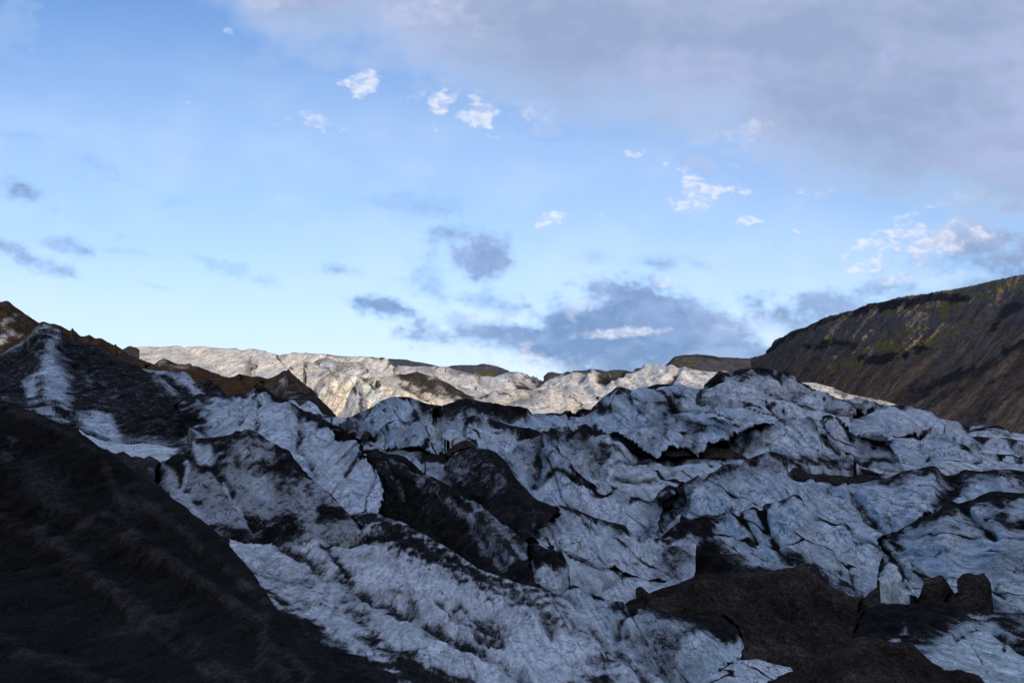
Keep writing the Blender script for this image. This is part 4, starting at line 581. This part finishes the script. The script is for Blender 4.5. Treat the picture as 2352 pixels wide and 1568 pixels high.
ice("B 790,850 830,828 860,842 885,855 900,866 950,905 1000,945 1030,960 1060,976 1100,990 1150,997 1185,1018 1220,1047 1260,1068 1300,1087 1350,1092 1400,1087 1440,1105 1480,1132 1515,1158 1550,1182 1585,1222 1620,1252 1680,1288 1740,1315 1790,1335 1830,1350 1880,1365 1930,1400 1980,1460 G -60,-60 20,0 100,70 200,160 300,240 380,300 440,350 500,400 560,470",
    "B 800,900 950,925 1035,968 1068,1050 1072,1105 1060,1140 1130,1170 1205,1190 1230,1280 1265,1400 1225,1560 F 1400,350 1800,650 2200,850 G 300,900 560,900", [112, 108, 100, 88, 70, 56], [104, 92, 84, 72, 56, 48], 'broad black ash slope sweeping down from the blue-white face', dirt=.87, cap=14, tint=.7, crease=0, white=.5, amp=9, fold=14, lam=100, fine=3.0, flow=30, stretch=2.2,
    paint=[('ds', "B 1100,1010 1300,1150 1500,1300 1700,1440", 10, .6), ('ds', "B 1300,1120 1500,1240 1700,1400 1850,1500", 8, .55), ('ds', "B 1180,1100 1350,1300 1450,1450", 9, .62), ('ds', "B 1650,1300 1800,1430 1950,1560", 9, .5), ('ds', "G -160,40 0,180 120,330 260,480", 16, .4), ('ds', "G -60,20 100,130 220,260 380,420", 14, .35),
           ('dl', "B 2000,1440 2060,1500 2100,1568 G 60,-30 180,160", 16, .45), ('d', "B 1620,1560 1900,1568 1800,1450 1700,1480", 30, .72), ('d', "G 60,0 200,60 330,200 440,330 300,300 150,160", 30, .45), ('d', "G 80,250 130,240 200,330 330,430 200,420 120,340", 14, .6), ('d', "B 1200,1190 1260,1200 1260,1280 1230,1270", 10, .5), ('dl', "G -100,200 0,330 80,420 200,560", 20, .58)])
ridge('ice_ridge', 'blunt rock-like buttress with a black top and grey ice face', 'ice ridge', "G 400,400 430,345 460,330 500,338 530,352 560,372 600,392 640,402 665,396 690,390 705,392 718,402 728,425 740,450 755,480 772,512 780,535 788,560 790,600 796,650 793,690 785,750 778,790 768,830", "G 480,650 560,720 620,740 680,800 740,860 768,860", [64, 61, 58], [57, 55, 54], ICE, tint=1.0, teal=.2, cap=6, dirt=.1, crease=.2, amp=6, lam=80,
      paint=[('d', "G 400,330 690,385 780,540 720,560 560,520 480,520 420,480", 10, 1.0)])
ridge('ice_slope', 'big striped slope of white granular ice and black ash in the lower centre', 'ice slope',
      "F -90,262,46 -20,252 0,258 60,266 100,270 160,272 200,275 250,298 300,320 340,330 370,330 400,312 430,290 460,275 500,260 560,228 640,190 700,168 750,150 800,140 850,130 900,112 960,95 1000,85 1040,68 1080,55,66 1110,52 1140,60 1190,72 1300,110 1500,200 1700,300 1900,420 2100,560 G 0,560,52 100,600 200,640 300,670 400,700 500,720 600,745 700,785 740,810 780,840,44 830,900 850,925 900,965 950,1002 990,1020 1030,1042 1065,1080 1100,1122 1130,1155 1170,1192 1200,1230 1230,1262 1265,1285 1300,1312 1350,1352 1375,1375 1400,1402 1425,1430 1450,1452 1485,1472 1520,1492 1570,1532 1620,1570,27 1760,1700,25",
      "F -90,480,38 150,760 400,1050 700,1350 900,1568 1200,1800 1500,2000,15 1900,2200 G 600,2200,16 1760,2300,18", None, None, ICE, amp=8, lam=170, fine=1.6, rdg=.25, facet=3, fold=6, flow=33, stretch=3.0, tint=.5, white=.85, cap=0, crease=.25, flat=.12, gul=0, ease=.9, step=1.9,
      paint=[('d', "F 1150,60 1300,110 1700,300 2100,560 G 300,670 700,785 600,830 400,760 200,720 0,760 F 2000,620 1850,560 1600,470 1400,400 1380,280 1180,180 1000,150 960,95", 26, 1.0),
             ('d', "F 850,130 1000,85 1200,70 1380,250 1200,160 950,150", 16, .8),
             ('dl', "F 100,560 250,600 380,640 600,680", 26, .55),
             ('dl', "F 380,370 600,450 760,600 900,640 1100,780 1280,880 1500,960 1700,1080 1900,1180 2150,1280", 22, .75),
             ('dl', "F 720,340 900,320 1150,275 1400,265", 13, .95), ('dl', "F 750,370 850,480 960,600", 12, .75), ('t', "F 800,360 1200,320 1350,420 1100,600 900,520", 60, 1.0),
             ('d', "F 1060,460 1230,450 1400,560 1480,700 1540,860 1560,940 1480,820 1400,640 1250,500 1150,500", 12, .8),
             ('c', "F 1100,520 1220,490 1350,570 1430,700 1450,780 1300,720 1200,620", 20, 1.0), ('d', "F 1100,520 1220,490 1350,570 1430,700 1450,780 1300,720 1200,620", 14, -.2), ('c', "F 1440,780 1520,860 1550,930 1500,910", 10, .8), ('d', "F 1310,750 1420,740 1440,800 1350,800", 10, .8),
             ('d', "F 800,760 960,800 1060,920 1160,1030 1160,1100 1080,1080 960,1000 840,960 880,880", 26, .68), ('d', "F 200,760 400,800 560,860 700,900 500,880 420,860", 22, .6), ('d', "F 480,640 560,650 650,690 560,680", 12, .6),
             ('d', "F 1080,1140 1180,1150 1280,1230 1460,1290 1560,1290 1660,1390 1900,1500 2100,1540 2100,1660 1500,1650 1360,1500 1280,1320 1160,1220", 18, .88),
             ('d', "F 1930,1190 2000,1200 2080,1280 2050,1310 1960,1250", 10, .95), ('t', "F 1560,880 1900,1000 1950,1140 1850,1130 1600,960", 30, 1.1), ('c', "F 1560,900 1850,1020 1950,1120 1850,1100 1650,980", 20, .8), ('c', "F 2080,1250 2280,1380 2200,1330", 16, .7),
             ('dl', "F 1740,850 1900,1000 2000,1050 2200,1200 2280,1230", 13, .6), ('dl', "F 1920,930 2150,1000 2300,1100 G 0,1050 100,1170 160,1230", 26, .72),
             ('d', "G 360,860 480,860 600,930 690,1020 720,1080 650,1060 560,1000 440,920", 12, .75), ('c', "G 470,900 560,930 680,1010 690,1060 620,1030 540,980", 12, 1.0),
             ('d', "G 150,720 400,760 640,850 760,950 880,1060 960,1180 900,1160 700,980 500,900 300,900 180,860", 26, .66),
             ('d', "G 1030,1290 1090,1290 1200,1380 1160,1500 1300,1568 700,1650 760,1500 1000,1480 1020,1380", 26, .8), ('dl', "G 560,1000 640,1140 620,1080", 16, .6), ('dl', "G 1000,1100 1100,1200 1200,1290 1320,1360", 18, .7), ('dl', "G 1340,1410 1420,1480 1470,1560", 18, .8),
             ('dl', "G 260,1460 400,1568", 14, .6), ('dl', "G 0,1340 200,1420 330,1500", 14, .55),
             ('d', "F -90,560 100,600 200,760 330,870 420,900 600,1010 680,1040 800,1130 900,1180 950,1290 1100,1310 1200,1380 1300,1440 1360,1530 1460,1600 1700,1900 1200,2000 300,1300 -90,700", 14, 1.05),
             ('d', "F 640,1140 760,1150 900,1190 930,1240 800,1220 700,1180", 10, .55)])
# ---- grey speckled mound, left centre, and black hummocks
ridge('debris_mound', 'small black hummocks at the edge of the white ice slab', 'debris mound', "L -120,440 -60,425 0,432 40,455 80,470 110,455 150,447 180,470 220,500 260,489 300,500 330,512 355,495 380,484 405,495 430,512 455,530 480,548 520,600 560,660", "L -60,620 200,760 560,860", [64, 61], [52, 46], MORAINE, amp=5, lam=60, paint=[('d', "L 370,580 410,610 390,612", 4, 1.4), ('d', "L 440,640 520,680 500,720", 16, .5)])
ridge('ice_mound', 'grey ash-speckled ice mound with small blue-white cut faces on its left', 'ice mound',
      "L 430,640 440,600 455,580 480,556 520,525 560,500 600,475 640,452 700,428 740,418 745,380 750,345 770,335 800,330 850,326 890,325 940,320 1000,315 1050,303 1100,290 1140,280 1180,275 1220,266 1250,265 1285,275 1320,290 1360,315 1400,340 1450,370 1500,398 1550,420 1620,450 1650,500 1680,540 1710,582 1750,622 1790,660 1830,700 1865,730 1900,760 1940,790 1980,822 2020,870 2060,920 2100,962 2130,1000 2150,1022 2190,1065 2240,1120",
      "L 470,900 700,1050 930,1160 1200,1230 1500,1290 1750,1260 2000,1180 2240,1170", [72, 70, 68, 66, 62], [50, 48, 50, 54, 58], ICE, amp=11, lam=120, fine=4, dirt=.42, tint=1.0, white=.35, cap=8, crease=.25, flow=35, flat=.05,
      paint=[('d', "L 745,345 890,320 1100,290 1250,265 1360,315 1300,330 1150,350 1100,400 1200,440 1500,440 1640,480 1740,600 1600,660 1480,660 1380,600 1400,530 1250,500 1100,460 980,440 900,400 840,380", 22, 1.0),
             ('w', "L 1130,420 1300,430 1460,490 1440,520 1280,490", 16, 1.0), ('d', "L 1130,420 1300,430 1460,490 1440,520 1280,490", 16, .2),
             ('d', "L 450,590 560,500 740,420 760,510 900,530 940,600 900,620 740,560 720,520 690,640 640,740 620,640 580,600 500,570", 10, 1.0),
             ('c', "L 748,350 770,385 860,395 905,400 925,480 905,525 860,515 765,510", 6, .9), ('d', "L 752,360 775,385 860,395 905,400 925,480 905,525 860,515 765,510", 6, -.2), ('w', "L 752,360 775,385 860,395 905,400 925,480 905,525 860,515 765,510", 6, .5), ('t', "L 748,350 925,480 905,525 765,510", 6, 0),
             ('d', "L 445,620 480,560 560,610 600,640 605,720 625,790 590,845 545,810 530,720 490,660", 7, -.1), ('c', "L 445,620 480,560 560,610 600,640 605,720 625,790 590,845 545,810 530,720 490,660", 7, .7), ('d', "L 697,520 715,540 710,620 690,740 640,790 680,640", 6, 0), ('c', "L 697,520 715,540 710,620 690,740 640,790 680,640", 6, .5),
             ('d', "L 620,780 750,850 760,900 850,1000 930,1075 850,1040 750,950 700,880 600,840", 10, .05), ('t', "L 620,780 750,850 760,900 850,1000 930,1075 850,1040 700,880", 10, 0), ('d', "L 760,880 840,900 800,920", 7, .9), ('d', "L 690,770 740,790 730,820 690,800", 7, .95),
             ('dl', "L 940,560 980,640 1080,780 1180,940 1250,1030 1310,1100", 14, .8), ('c', "L 1020,690 1110,800 1180,930 1250,1040 1230,1040 1130,900 1040,760", 5, 1.0), ('d', "L 1020,690 1110,800 1180,930 1250,1040 1230,1040 1130,900 1040,760", 4, 0),
             ('d', "L 1480,720 1560,690 1640,740 1600,820 1560,790 1500,760", 14, .75), ('d', "L 1540,1010 1620,990 1720,1060 1740,1160 1600,1200 1400,1200 1300,1130 1320,1070 1480,1110", 18, .98), ('d', "L 1880,960 1920,910 2050,950 2130,1040 1900,1075 1860,1060", 8, 1.0), ('d', "L 1750,770 1800,760 1790,810 1750,800", 8, .8), ('d', "L 1000,540 1060,550 1040,590 990,580", 8, .9),
             ('d', "L 860,760 900,745 900,775", 6, .8), ('t', "L 1180,900 1400,920 1380,980 1250,1000", 12, 1.2), ('w', "L 1180,890 1400,900 1380,960 1260,990", 12, .9), ('w', "L 1300,720 1440,740 1400,800 1320,790", 20, .8), ('d', "L 1300,720 1440,740 1400,800 1320,790", 20, .1),
             ('d', "L 930,1100 1200,1160 1500,1200 1600,1220 1500,1300 900,1150", 8, .95), ('w', "L 1050,1110 1200,1060 1300,1110 1380,1170 1200,1160", 10, .9)])
# ---- right foreground mounds
ridge('ice_ridge', 'low white-streaked ice patch at the bottom edge, right of centre', 'ice ridge', "G 1850,1620 1950,1560 2050,1500 2100,1470 2180,1420 2240,1385 2280,1362 H 0,1355 60,1370 110,1385 150,1400 220,1415 290,1430 330,1480", "G 1850,1750 H 330,1700", [37, 36], [30, 29], ICE, white=1.0, tint=.3, cap=0, amp=5, lam=80, stretch=3, flow=8, crease=.7, flat=.2)
ridge('debris_mound', 'rounded dark brown gravel mound at the bottom edge, lower right', 'debris mound', "H -200,1700 60,1600 200,1510 250,1490 300,1470 350,1455 400,1437 440,1415 480,1390 520,1368 560,1350 600,1325 640,1300 700,1262 740,1232 780,1210 820,1192 850,1180 900,1166 960,1160 1010,1160 1060,1163 1110,1180 1160,1200 1230,1205 1300,1200 1350,1213 1400,1237 1425,1262 1450,1290 1500,1336 1550,1387 1575,1408 1600,1427 1650,1448 1700,1463 1740,1458 1780,1453 1850,1470 1900,1478 1950,1492 1975,1515 1995,1545 2010,1600 2060,1700",
      "H -200,2100 2060,2100", [30, 27, 25], [18, 17], BROWNG, fold=16, amp=11, lam=90, fine=4, stretch=1.5, flow=15)
ridge('moraine_slope', None, None, "A -400,860 -160,940 -60,970 0,985 50,995 100,1005 140,1022 180,1040 250,1080 300,1095 350,1110 410,1138 480,1165 560,1200 600,1210 640,1225 700,1260 725,1282 750,1300 800,1335 870,1380 905,1405 950,1430 990,1460 1030,1490 L 150,545 200,590 250,622 300,650 350,685 400,720 450,755 500,790 550,828 600,870 650,905 700,940 760,1000 805,1030 850,1060 890,1092 930,1120 965,1155 1000,1190 1040,1230 1080,1270 1115,1310 1150,1350 1185,1388 1220,1430 1255,1470 1290,1512 F 135,620 160,660 190,720 230,790 260,850 300,905 350,960 400,1012 450,1060 500,1112 550,1160 600,1212 650,1270 700,1332 750,1390 800,1452 840,1510 880,1570 980,1700",
      "E -1000,1500 -500,2000 500,2300 F 0,2500 1000,2400", [66, 58, 46, 32, 22, 13], [10, 7, 6, 6, 7], MORAINE, amp=12, lam=260, fine=1.0, gul=9, tint=.15, gf=.22, axis='uv', stretch=1.6, kind='structure', step=2.0, edge=.15,
      paint=[('rl', "E -200,60 0,130 200,200 400,300 560,390 700,480 850,620 1000,740 1150,830 1300,930 1450,1010 1600,1130 1750,1260 1900,1380 2160,1600", 24, 0.50), ('rl', "E 350,-60 500,0 620,60 750,130 880,200 1000,260 1150,340 1300,420 1450,500 1600,580 1800,720 2000,860 2180,1010 2351,1150 F 200,1330 400,1500", 24, 0.50),
             ('rl', "E 900,60 1100,190 1200,260 1330,350 1500,480 1660,600 1760,690 1900,800 2050,880 2300,1010 F 150,1150 400,1330 620,1500", 20, 0.45), ('rl', "E -300,1080 -100,1150 0,1190 120,1260 250,1320 420,1370 600,1430 800,1500 1000,1570 1200,1660", 24, 0.50), ('rl', "E 1300,0 1500,140 1700,300 1900,450 2100,640 2351,860 F 250,1100", 18, 0.35),
             ('rl', "E 600,560 800,640 1000,800 1200,980 1400,1120 1600,1290 1800,1440 2000,1600", 15, 0.35), ('rl', "A 0,1030 300,1140 600,1290 900,1490 E 1100,40", 14, 0.35),
             ('d', "N 170,600 300,640 430,700 420,810 280,780 200,680", 30, .22), ('d', "N 20,480 90,490 60,540 20,520", 10, .5), ('d', "N 850,800 1060,870 1000,890 880,840", 14, .25), ('d', "N 60,390 110,400 90,415", 6, .5), ('d', "N 260,1020 330,1060 300,1070", 10, .3)])
build_layers()

# ---- ground under and round everything, and the mountain that shades the near ice
n = 90; gx = np.sinh(np.linspace(-5.5, 5.5, n)*1.0)*60; gy = np.sinh(np.linspace(-5.2, 6.0, n))*60
X, Y = np.meshgrid(gx, gy); Zg = -28+6*fbm(X/90, Y/90, 0, 3)
Zg = Zg+np.where(Y > 0, np.clip(Y, 0, 2500)*.02, 0)
st = np.stack([X/8, Y/8, X*0], -1)
one = np.ones_like(X)
tag(mesh_grid('ground', np.stack([X, Y, Zg], -1), MORAINE, dict(st=st, unit=one*8, dirt=one*0)), kind='structure')
az = math.radians(SUN_AZ-180); dh = np.array([math.sin(az), math.cos(az)])     # horizontal travel of the light
ct = np.array([dh[1], -dh[0]])
TAN = math.tan(math.radians(SUN_EL))
SHADE_S, SHADE_Z = 266.0, 26.0                   # height of the shade's edge this far along the light
s0 = -1500.0; zc = SHADE_Z+TAN*(SHADE_S-s0)
a = np.linspace(-4000, 4000, 260)[None, :]; b = np.linspace(-1, 1, 40)[:, None]
prof = 1-np.abs(b)**.9
Hm = zc+3.0*fbm(a/160, 0*b+3, 0, 3)
hh = Hm*prof+14*fbm(a/90, b*3, 0, 4)*np.clip(np.abs(b)*4, 0, 1)-30*np.abs(b)
cx_, cy_ = dh*s0
Xm = cx_+ct[0]*a+dh[0]*b*900; Ym = cy_+ct[1]*a+dh[1]*b*900
onm = np.ones_like(Xm)
tag(mesh_grid('mountain', np.stack([Xm, Ym, hh], -1), HILL, dict(st=np.stack([Xm/20, Ym/20, 0*Xm], -1), unit=onm*20, dirt=onm*0, teal=onm*.2, tint=onm*.5, white=onm*0)), kind='structure')
FILL_CLOUD = 0.42
# ------------------------------------------------------------------ clouds on the sky dome (far beyond everything)
R_SKY = 26000.0
sx = np.linspace(-900, 3250, 760); sy = np.linspace(-700, 1060, 400)
PX, PY = np.meshgrid(sx, sy)
d = to_world(PX, PY, np.ones_like(PX)); d /= np.linalg.norm(d, axis=2)[:, :, None]; Wk = d*R_SKY
u, v = PX/100, PY/100
wob = fbm(u*.5, v*.8, 1.1, 6, .55); wob2 = fbm(u*1.3+3, v*2.0, 4.4, 6, .6); wob3 = fbm(u*3.5, v*5.0, 8.4, 5, .6)
grey = np.zeros_like(PX); low = np.zeros_like(PX); lit = np.zeros_like(PX)
def blob(A, s, rx, ry, ang, k, rag=1.0):
    P = parse(s)
    for x, y, _ in P:
        a = math.radians(ang); dx = PX-x; dy = PY-y
        p = (dx*math.cos(a)+dy*math.sin(a))/rx; q = (-dx*math.sin(a)+dy*math.cos(a))/ry
        r = np.sqrt(p*p+q*q)-rag*(wob2*1.1+wob3*.4)
        A[:] = np.maximum(A, k*sstep(1.3, .0, r))
# high grey-lavender deck, upper right
P = parse("Z 380,-750 420,-100 560,40 620,90 820,110 960,190 1150,235 1300,300 1480,290 1640,340 1700,400 1850,430 2000,455 2120,490 2250,520 2352,545 3300,700 3300,-750")
sdk = seg_dist(PX, PY, P)
grey = sstep(-190, 210, sdk+wob*120+wob2*25)*.95
for s, rx, ry, an, k in [("Z 2250,560 2352,590 2200,540 2400,560", 190, 60, -5, .85), ("Z 2330,430", 120, 90, 0, .8), ("Z 30,60", 150, 120, 0, .35), ("Z 20,170", 120, 60, 0, .3), ("Z 1250,290", 110, 45, 10, .5), ("Z 1620,380", 150, 50, 20, .6), ("Z 350,130", 120, 30, -5, .25)]:
    blob(grey, s, rx, ry, an, k)
# darker low clouds
for s, rx, ry, an, k in [("Z 1090,580", 75, 55, 10, .9), ("Z 1030,535", 55, 28, -20, .7), ("Z 985,640", 55, 55, 20, .62), ("Z 1010,480", 80, 26, 8, .55), ("Z 930,465", 110, 18, 5, .38), ("Z 1000,450", 40, 30, -50, .3), ("Z 875,700", 70, 26, 14, .95), ("Z 930,715", 45, 18, 10, .7), ("Z 1130,700", 80, 20, 12, .6), ("Z 780,620", 50, 14, 6, .6),
                         ("Z 1470,690", 130, 48, 12, 1.0), ("Z 1530,740", 230, 48, 6, 1.0), ("Z 1290,735", 75, 32, 8, 1.0), ("Z 1150,775", 200, 36, 6, 1.0), ("Z 1400,800", 330, 46, 4, 1.0), ("Z 1640,790", 150, 55, 8, 1.0), ("Z 1020,765", 90, 18, 4, .7), ("Z 1050,740", 60, 22, 0, .6),
                         ("Z 1800,725", 100, 42, 8, .85), ("Z 1900,700", 170, 45, -12, .8), ("Z 1980,680", 150, 35, -12, .7), ("Z 2200,600", 170, 50, -8, .5), ("Z 1510,605", 55, 18, 6, .65), ("Z 1365,592", 60, 18, 0, .45), ("Z 1610,610", 40, 16, 20, .5),
                         ("Z 60,440", 75, 24, 24, .72), ("Z 30,410", 45, 12, 30, .5), ("Z 230,385", 75, 26, 16, .45), ("Z 60,590", 90, 20, 20, .85), ("Z 150,565", 60, 18, 14, .65), ("Z 130,620", 60, 14, 15, .7), ("Z 60,312", 90, 9, 4, .35), ("Z 390,468", 35, 12, -14, .35),
                         ("Z 290,578", 70, 9, 6, .35), ("Z 540,620", 60, 18, 18, .5), ("Z 600,645", 45, 18, 14, .55), ("Z 480,598", 60, 10, 14, .3), ("Z 365,660", 45, 8, 10, .35), ("Z 280,545", 25, 12, -30, .25), ("Z 830,372", 60, 9, 12, .2)]:
    blob(low, s, rx*1.35, ry*1.4, an, k, 1.0)
for s, soft, k in [("Z 900,775 1000,760 1080,742 1200,748 1270,722 1300,700 1370,690 1430,655 1500,650 1560,690 1660,710 1720,755 1800,800 1850,880 1400,900 1270,850 1150,812 1060,795", 26, 1.0),
                   ("Z 1730,715 1850,695 2000,668 2150,650 2280,600 2400,560 2600,700 2100,900 1800,800", 45, .75), ("Z 1045,600 1075,560 1110,548 1150,560 1185,595 1150,635 1085,648", 22, .95),
                   ("Z 820,690 870,680 930,695 950,720 900,728 840,712", 16, .95), ("Z 925,650 980,610 1040,640 1020,690 960,690", 26, .6), ("Z 2150,600 2250,560 2400,520 2500,640 2200,640", 40, .5)]:
    low = np.maximum(low, k*sstep(-1.2, 1.4, (seg_dist(PX, PY, parse(s))+wob2*38+wob3*22)/soft))
# small sunlit puffs
for s, rx, ry, an, k in [("Z 830,188", 30, 25, -25, 1.0), ("Z 737,270", 26, 40, -40, .6), ("Z 745,285", 18, 14, 0, .5), ("Z 443,235", 26, 13, 0, .55), ("Z 640,287", 36, 9, -20, .45), ("Z 563,247", 16, 8, -20, .35), ("Z 940,223", 45, 12, -18, .5), ("Z 1015,250", 24, 32, -20, .85), ("Z 1000,292", 14, 14, 0, .7), ("Z 1090,270", 40, 28, 10, .95),
                         ("Z 1215,265", 50, 26, 10, .5), ("Z 1175,305", 30, 24, 0, .35), ("Z 1340,332", 20, 17, -10, .65), ("Z 1470,354", 30, 17, -10, .75), ("Z 1525,378", 30, 24, -30, .75), ("Z 1585,415", 17, 15, 0, .95), ("Z 1625,440", 55, 28, 0, .85), ("Z 1690,455", 34, 12, -30, .7), ("Z 1700,325", 45, 35, -20, .55), ("Z 1640,335", 40, 16, 0, .35),
                         ("Z 1275,502", 46, 16, -18, 1.0), ("Z 1385,498", 16, 13, 10, .8), ("Z 1397,465", 18, 11, -10, .45), ("Z 1740,508", 36, 12, -3, .9), ("Z 1835,468", 36, 26, -20, .65), ("Z 1790,545", 55, 13, -22, .6), ("Z 1735,575", 22, 14, -40, .4), ("Z 2060,545", 115, 24, -6, .95), ("Z 2120,560", 50, 26, 10, .9), ("Z 1960,570", 50, 14, -30, .8), ("Z 1965,620", 48, 16, -22, .95), ("Z 2080,632", 48, 12, -8, .8),
                         ("Z 2110,485", 60, 9, -15, .5), ("Z 2230,450", 60, 20, 0, .3), ("Z 1535,640", 26, 14, -30, .8), ("Z 1640,620", 60, 20, 10, .4), ("Z 1330,706", 26, 16, -10, .7), ("Z 1110,735", 50, 10, 0, .5), ("Z 1430,765", 60, 8, -2, .75), ("Z 1170,820", 70, 30, 10, .8), ("Z 1230,840", 60, 26, 0, .8), ("Z 1790,770", 50, 30, 30, .7), ("Z 1690,735", 40, 14, 0, .3), ("Z 525,68", 10, 8, 0, .5), ("Z 800,345", 30, 8, 0, .25), ("Z 610,10", 60, 22, -10, .35), ("Z 1000,30", 70, 30, 0, .3)]:
    blob(lit, s, rx*1.65, ry*1.45, an, min(1, k*1.1), 1.6)
puff = sstep(.2, 1.0, .55+fbm(u*.28, v*.6, 12.1, 4)*.9+wob*.35+wob2*.15)
veil = sstep(450, 880, PY)*.42+sstep(-100, 400, PY)*.28+.10*sstep(-.2,.4,wob)*sstep(0,350,PY)
b = NB("sky_clouds")
g_, l_, w_ = b.attr('grey'), b.attr('low'), b.attr('lit'); sh = b.attr('shade'); st = b.attr('st', True)
fn = b.noise(st, 1.5, 7, .55, .5); fn2 = b.noise(st, 5.0, 6, .6, .3)
wsp = b.math('ADD', b.math('MULTIPLY', b.math('SUBTRACT', fn, .5), .9), b.math('MULTIPLY', b.math('SUBTRACT', fn2, .5), .5))
tear = b.noise(b.vscale(st, (1, 1.3, 1), .3), 3.0, 5, .5, .6)
def dens(a, k): return b.ramp(b.math('ADD', a, b.math('MULTIPLY', wsp, b.math('MULTIPLY', a, k))), .08, .95)
dg, dl, dw = dens(g_, .25), b.ramp(b.math('ADD', l_, b.math('MULTIPLY', wsp, b.math('MULTIPLY', b.ramp(l_, 0, .5), .85))), .02, .95), b.math('MULTIPLY', b.ramp(b.math('ADD', w_, b.math('MULTIPLY', wsp, b.math('MULTIPLY', b.ramp(w_, 0, .6), .9))), .0, 1.0), b.ramp(tear, .36, .62, .42, .84))
cg = b.mix(b.math('ADD', sh, b.math('MULTIPLY', b.math('SUBTRACT', fn, .5), 1.3), clamp=True), (.225, .28, .41), (.30, .345, .50)); cl = b.mix(b.math('ADD', sh, b.math('MULTIPLY', b.math('SUBTRACT', fn, .5), 2.6), clamp=True), (.115, .18, .335), (.225, .30, .475)); cw = (.60, .60, .66)
ve = b.attr('veil'); c = b.mix(dg, (.52, .60, .68), cg); c = b.mix(dl, c, cl); c = b.mix(dw, c, cw)
al = b.math('MAXIMUM', b.math('MAXIMUM', b.math('MULTIPLY', dg, .9), b.math('MULTIPLY', dl, .88)), b.math('MAXIMUM', dw, ve))
em = b.n('ShaderNodeEmission'); b.l(c, em.inputs[0]); tr = b.n('ShaderNodeBsdfTransparent')
mx = b.n('ShaderNodeMixShader'); b.l(al, mx.inputs[0]); b.t.links.new(tr.outputs[0], mx.inputs[1]); b.t.links.new(em.outputs[0], mx.inputs[2]); b.t.links.new(mx.outputs[0], b.out.inputs['Surface'])
stv = np.stack([u, v*1.5, 0*u], -1)
tag(mesh_grid('sky', Wk, b.m, dict(grey=grey, low=low, lit=lit, veil=veil, shade=puff, st=stv)), kind='structure')

# added glowing cloud behind and beside the camera, unseen, brightening the shaded ice
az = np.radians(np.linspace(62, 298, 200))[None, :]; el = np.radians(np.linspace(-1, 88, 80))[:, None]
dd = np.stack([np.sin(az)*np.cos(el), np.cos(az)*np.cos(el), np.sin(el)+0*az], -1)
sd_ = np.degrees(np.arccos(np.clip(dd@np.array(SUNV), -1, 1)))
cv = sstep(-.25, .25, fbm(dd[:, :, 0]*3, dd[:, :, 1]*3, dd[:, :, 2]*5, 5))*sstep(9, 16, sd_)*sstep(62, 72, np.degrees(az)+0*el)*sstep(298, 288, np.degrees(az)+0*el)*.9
b = NB("added_fill_clouds"); a_ = b.attr('lit'); em = b.n('ShaderNodeEmission'); em.inputs[0].default_value = (1.0, .93, .86, 1); em.inputs[1].default_value = FILL_CLOUD
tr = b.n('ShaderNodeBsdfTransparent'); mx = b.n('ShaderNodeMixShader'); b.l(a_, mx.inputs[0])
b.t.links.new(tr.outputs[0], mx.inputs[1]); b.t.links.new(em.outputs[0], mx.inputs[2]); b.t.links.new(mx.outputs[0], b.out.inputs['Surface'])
tag(mesh_grid('sky', dd*R_SKY, b.m, dict(lit=cv)), kind='structure')  # added unseen fill shell, kept under the sky name
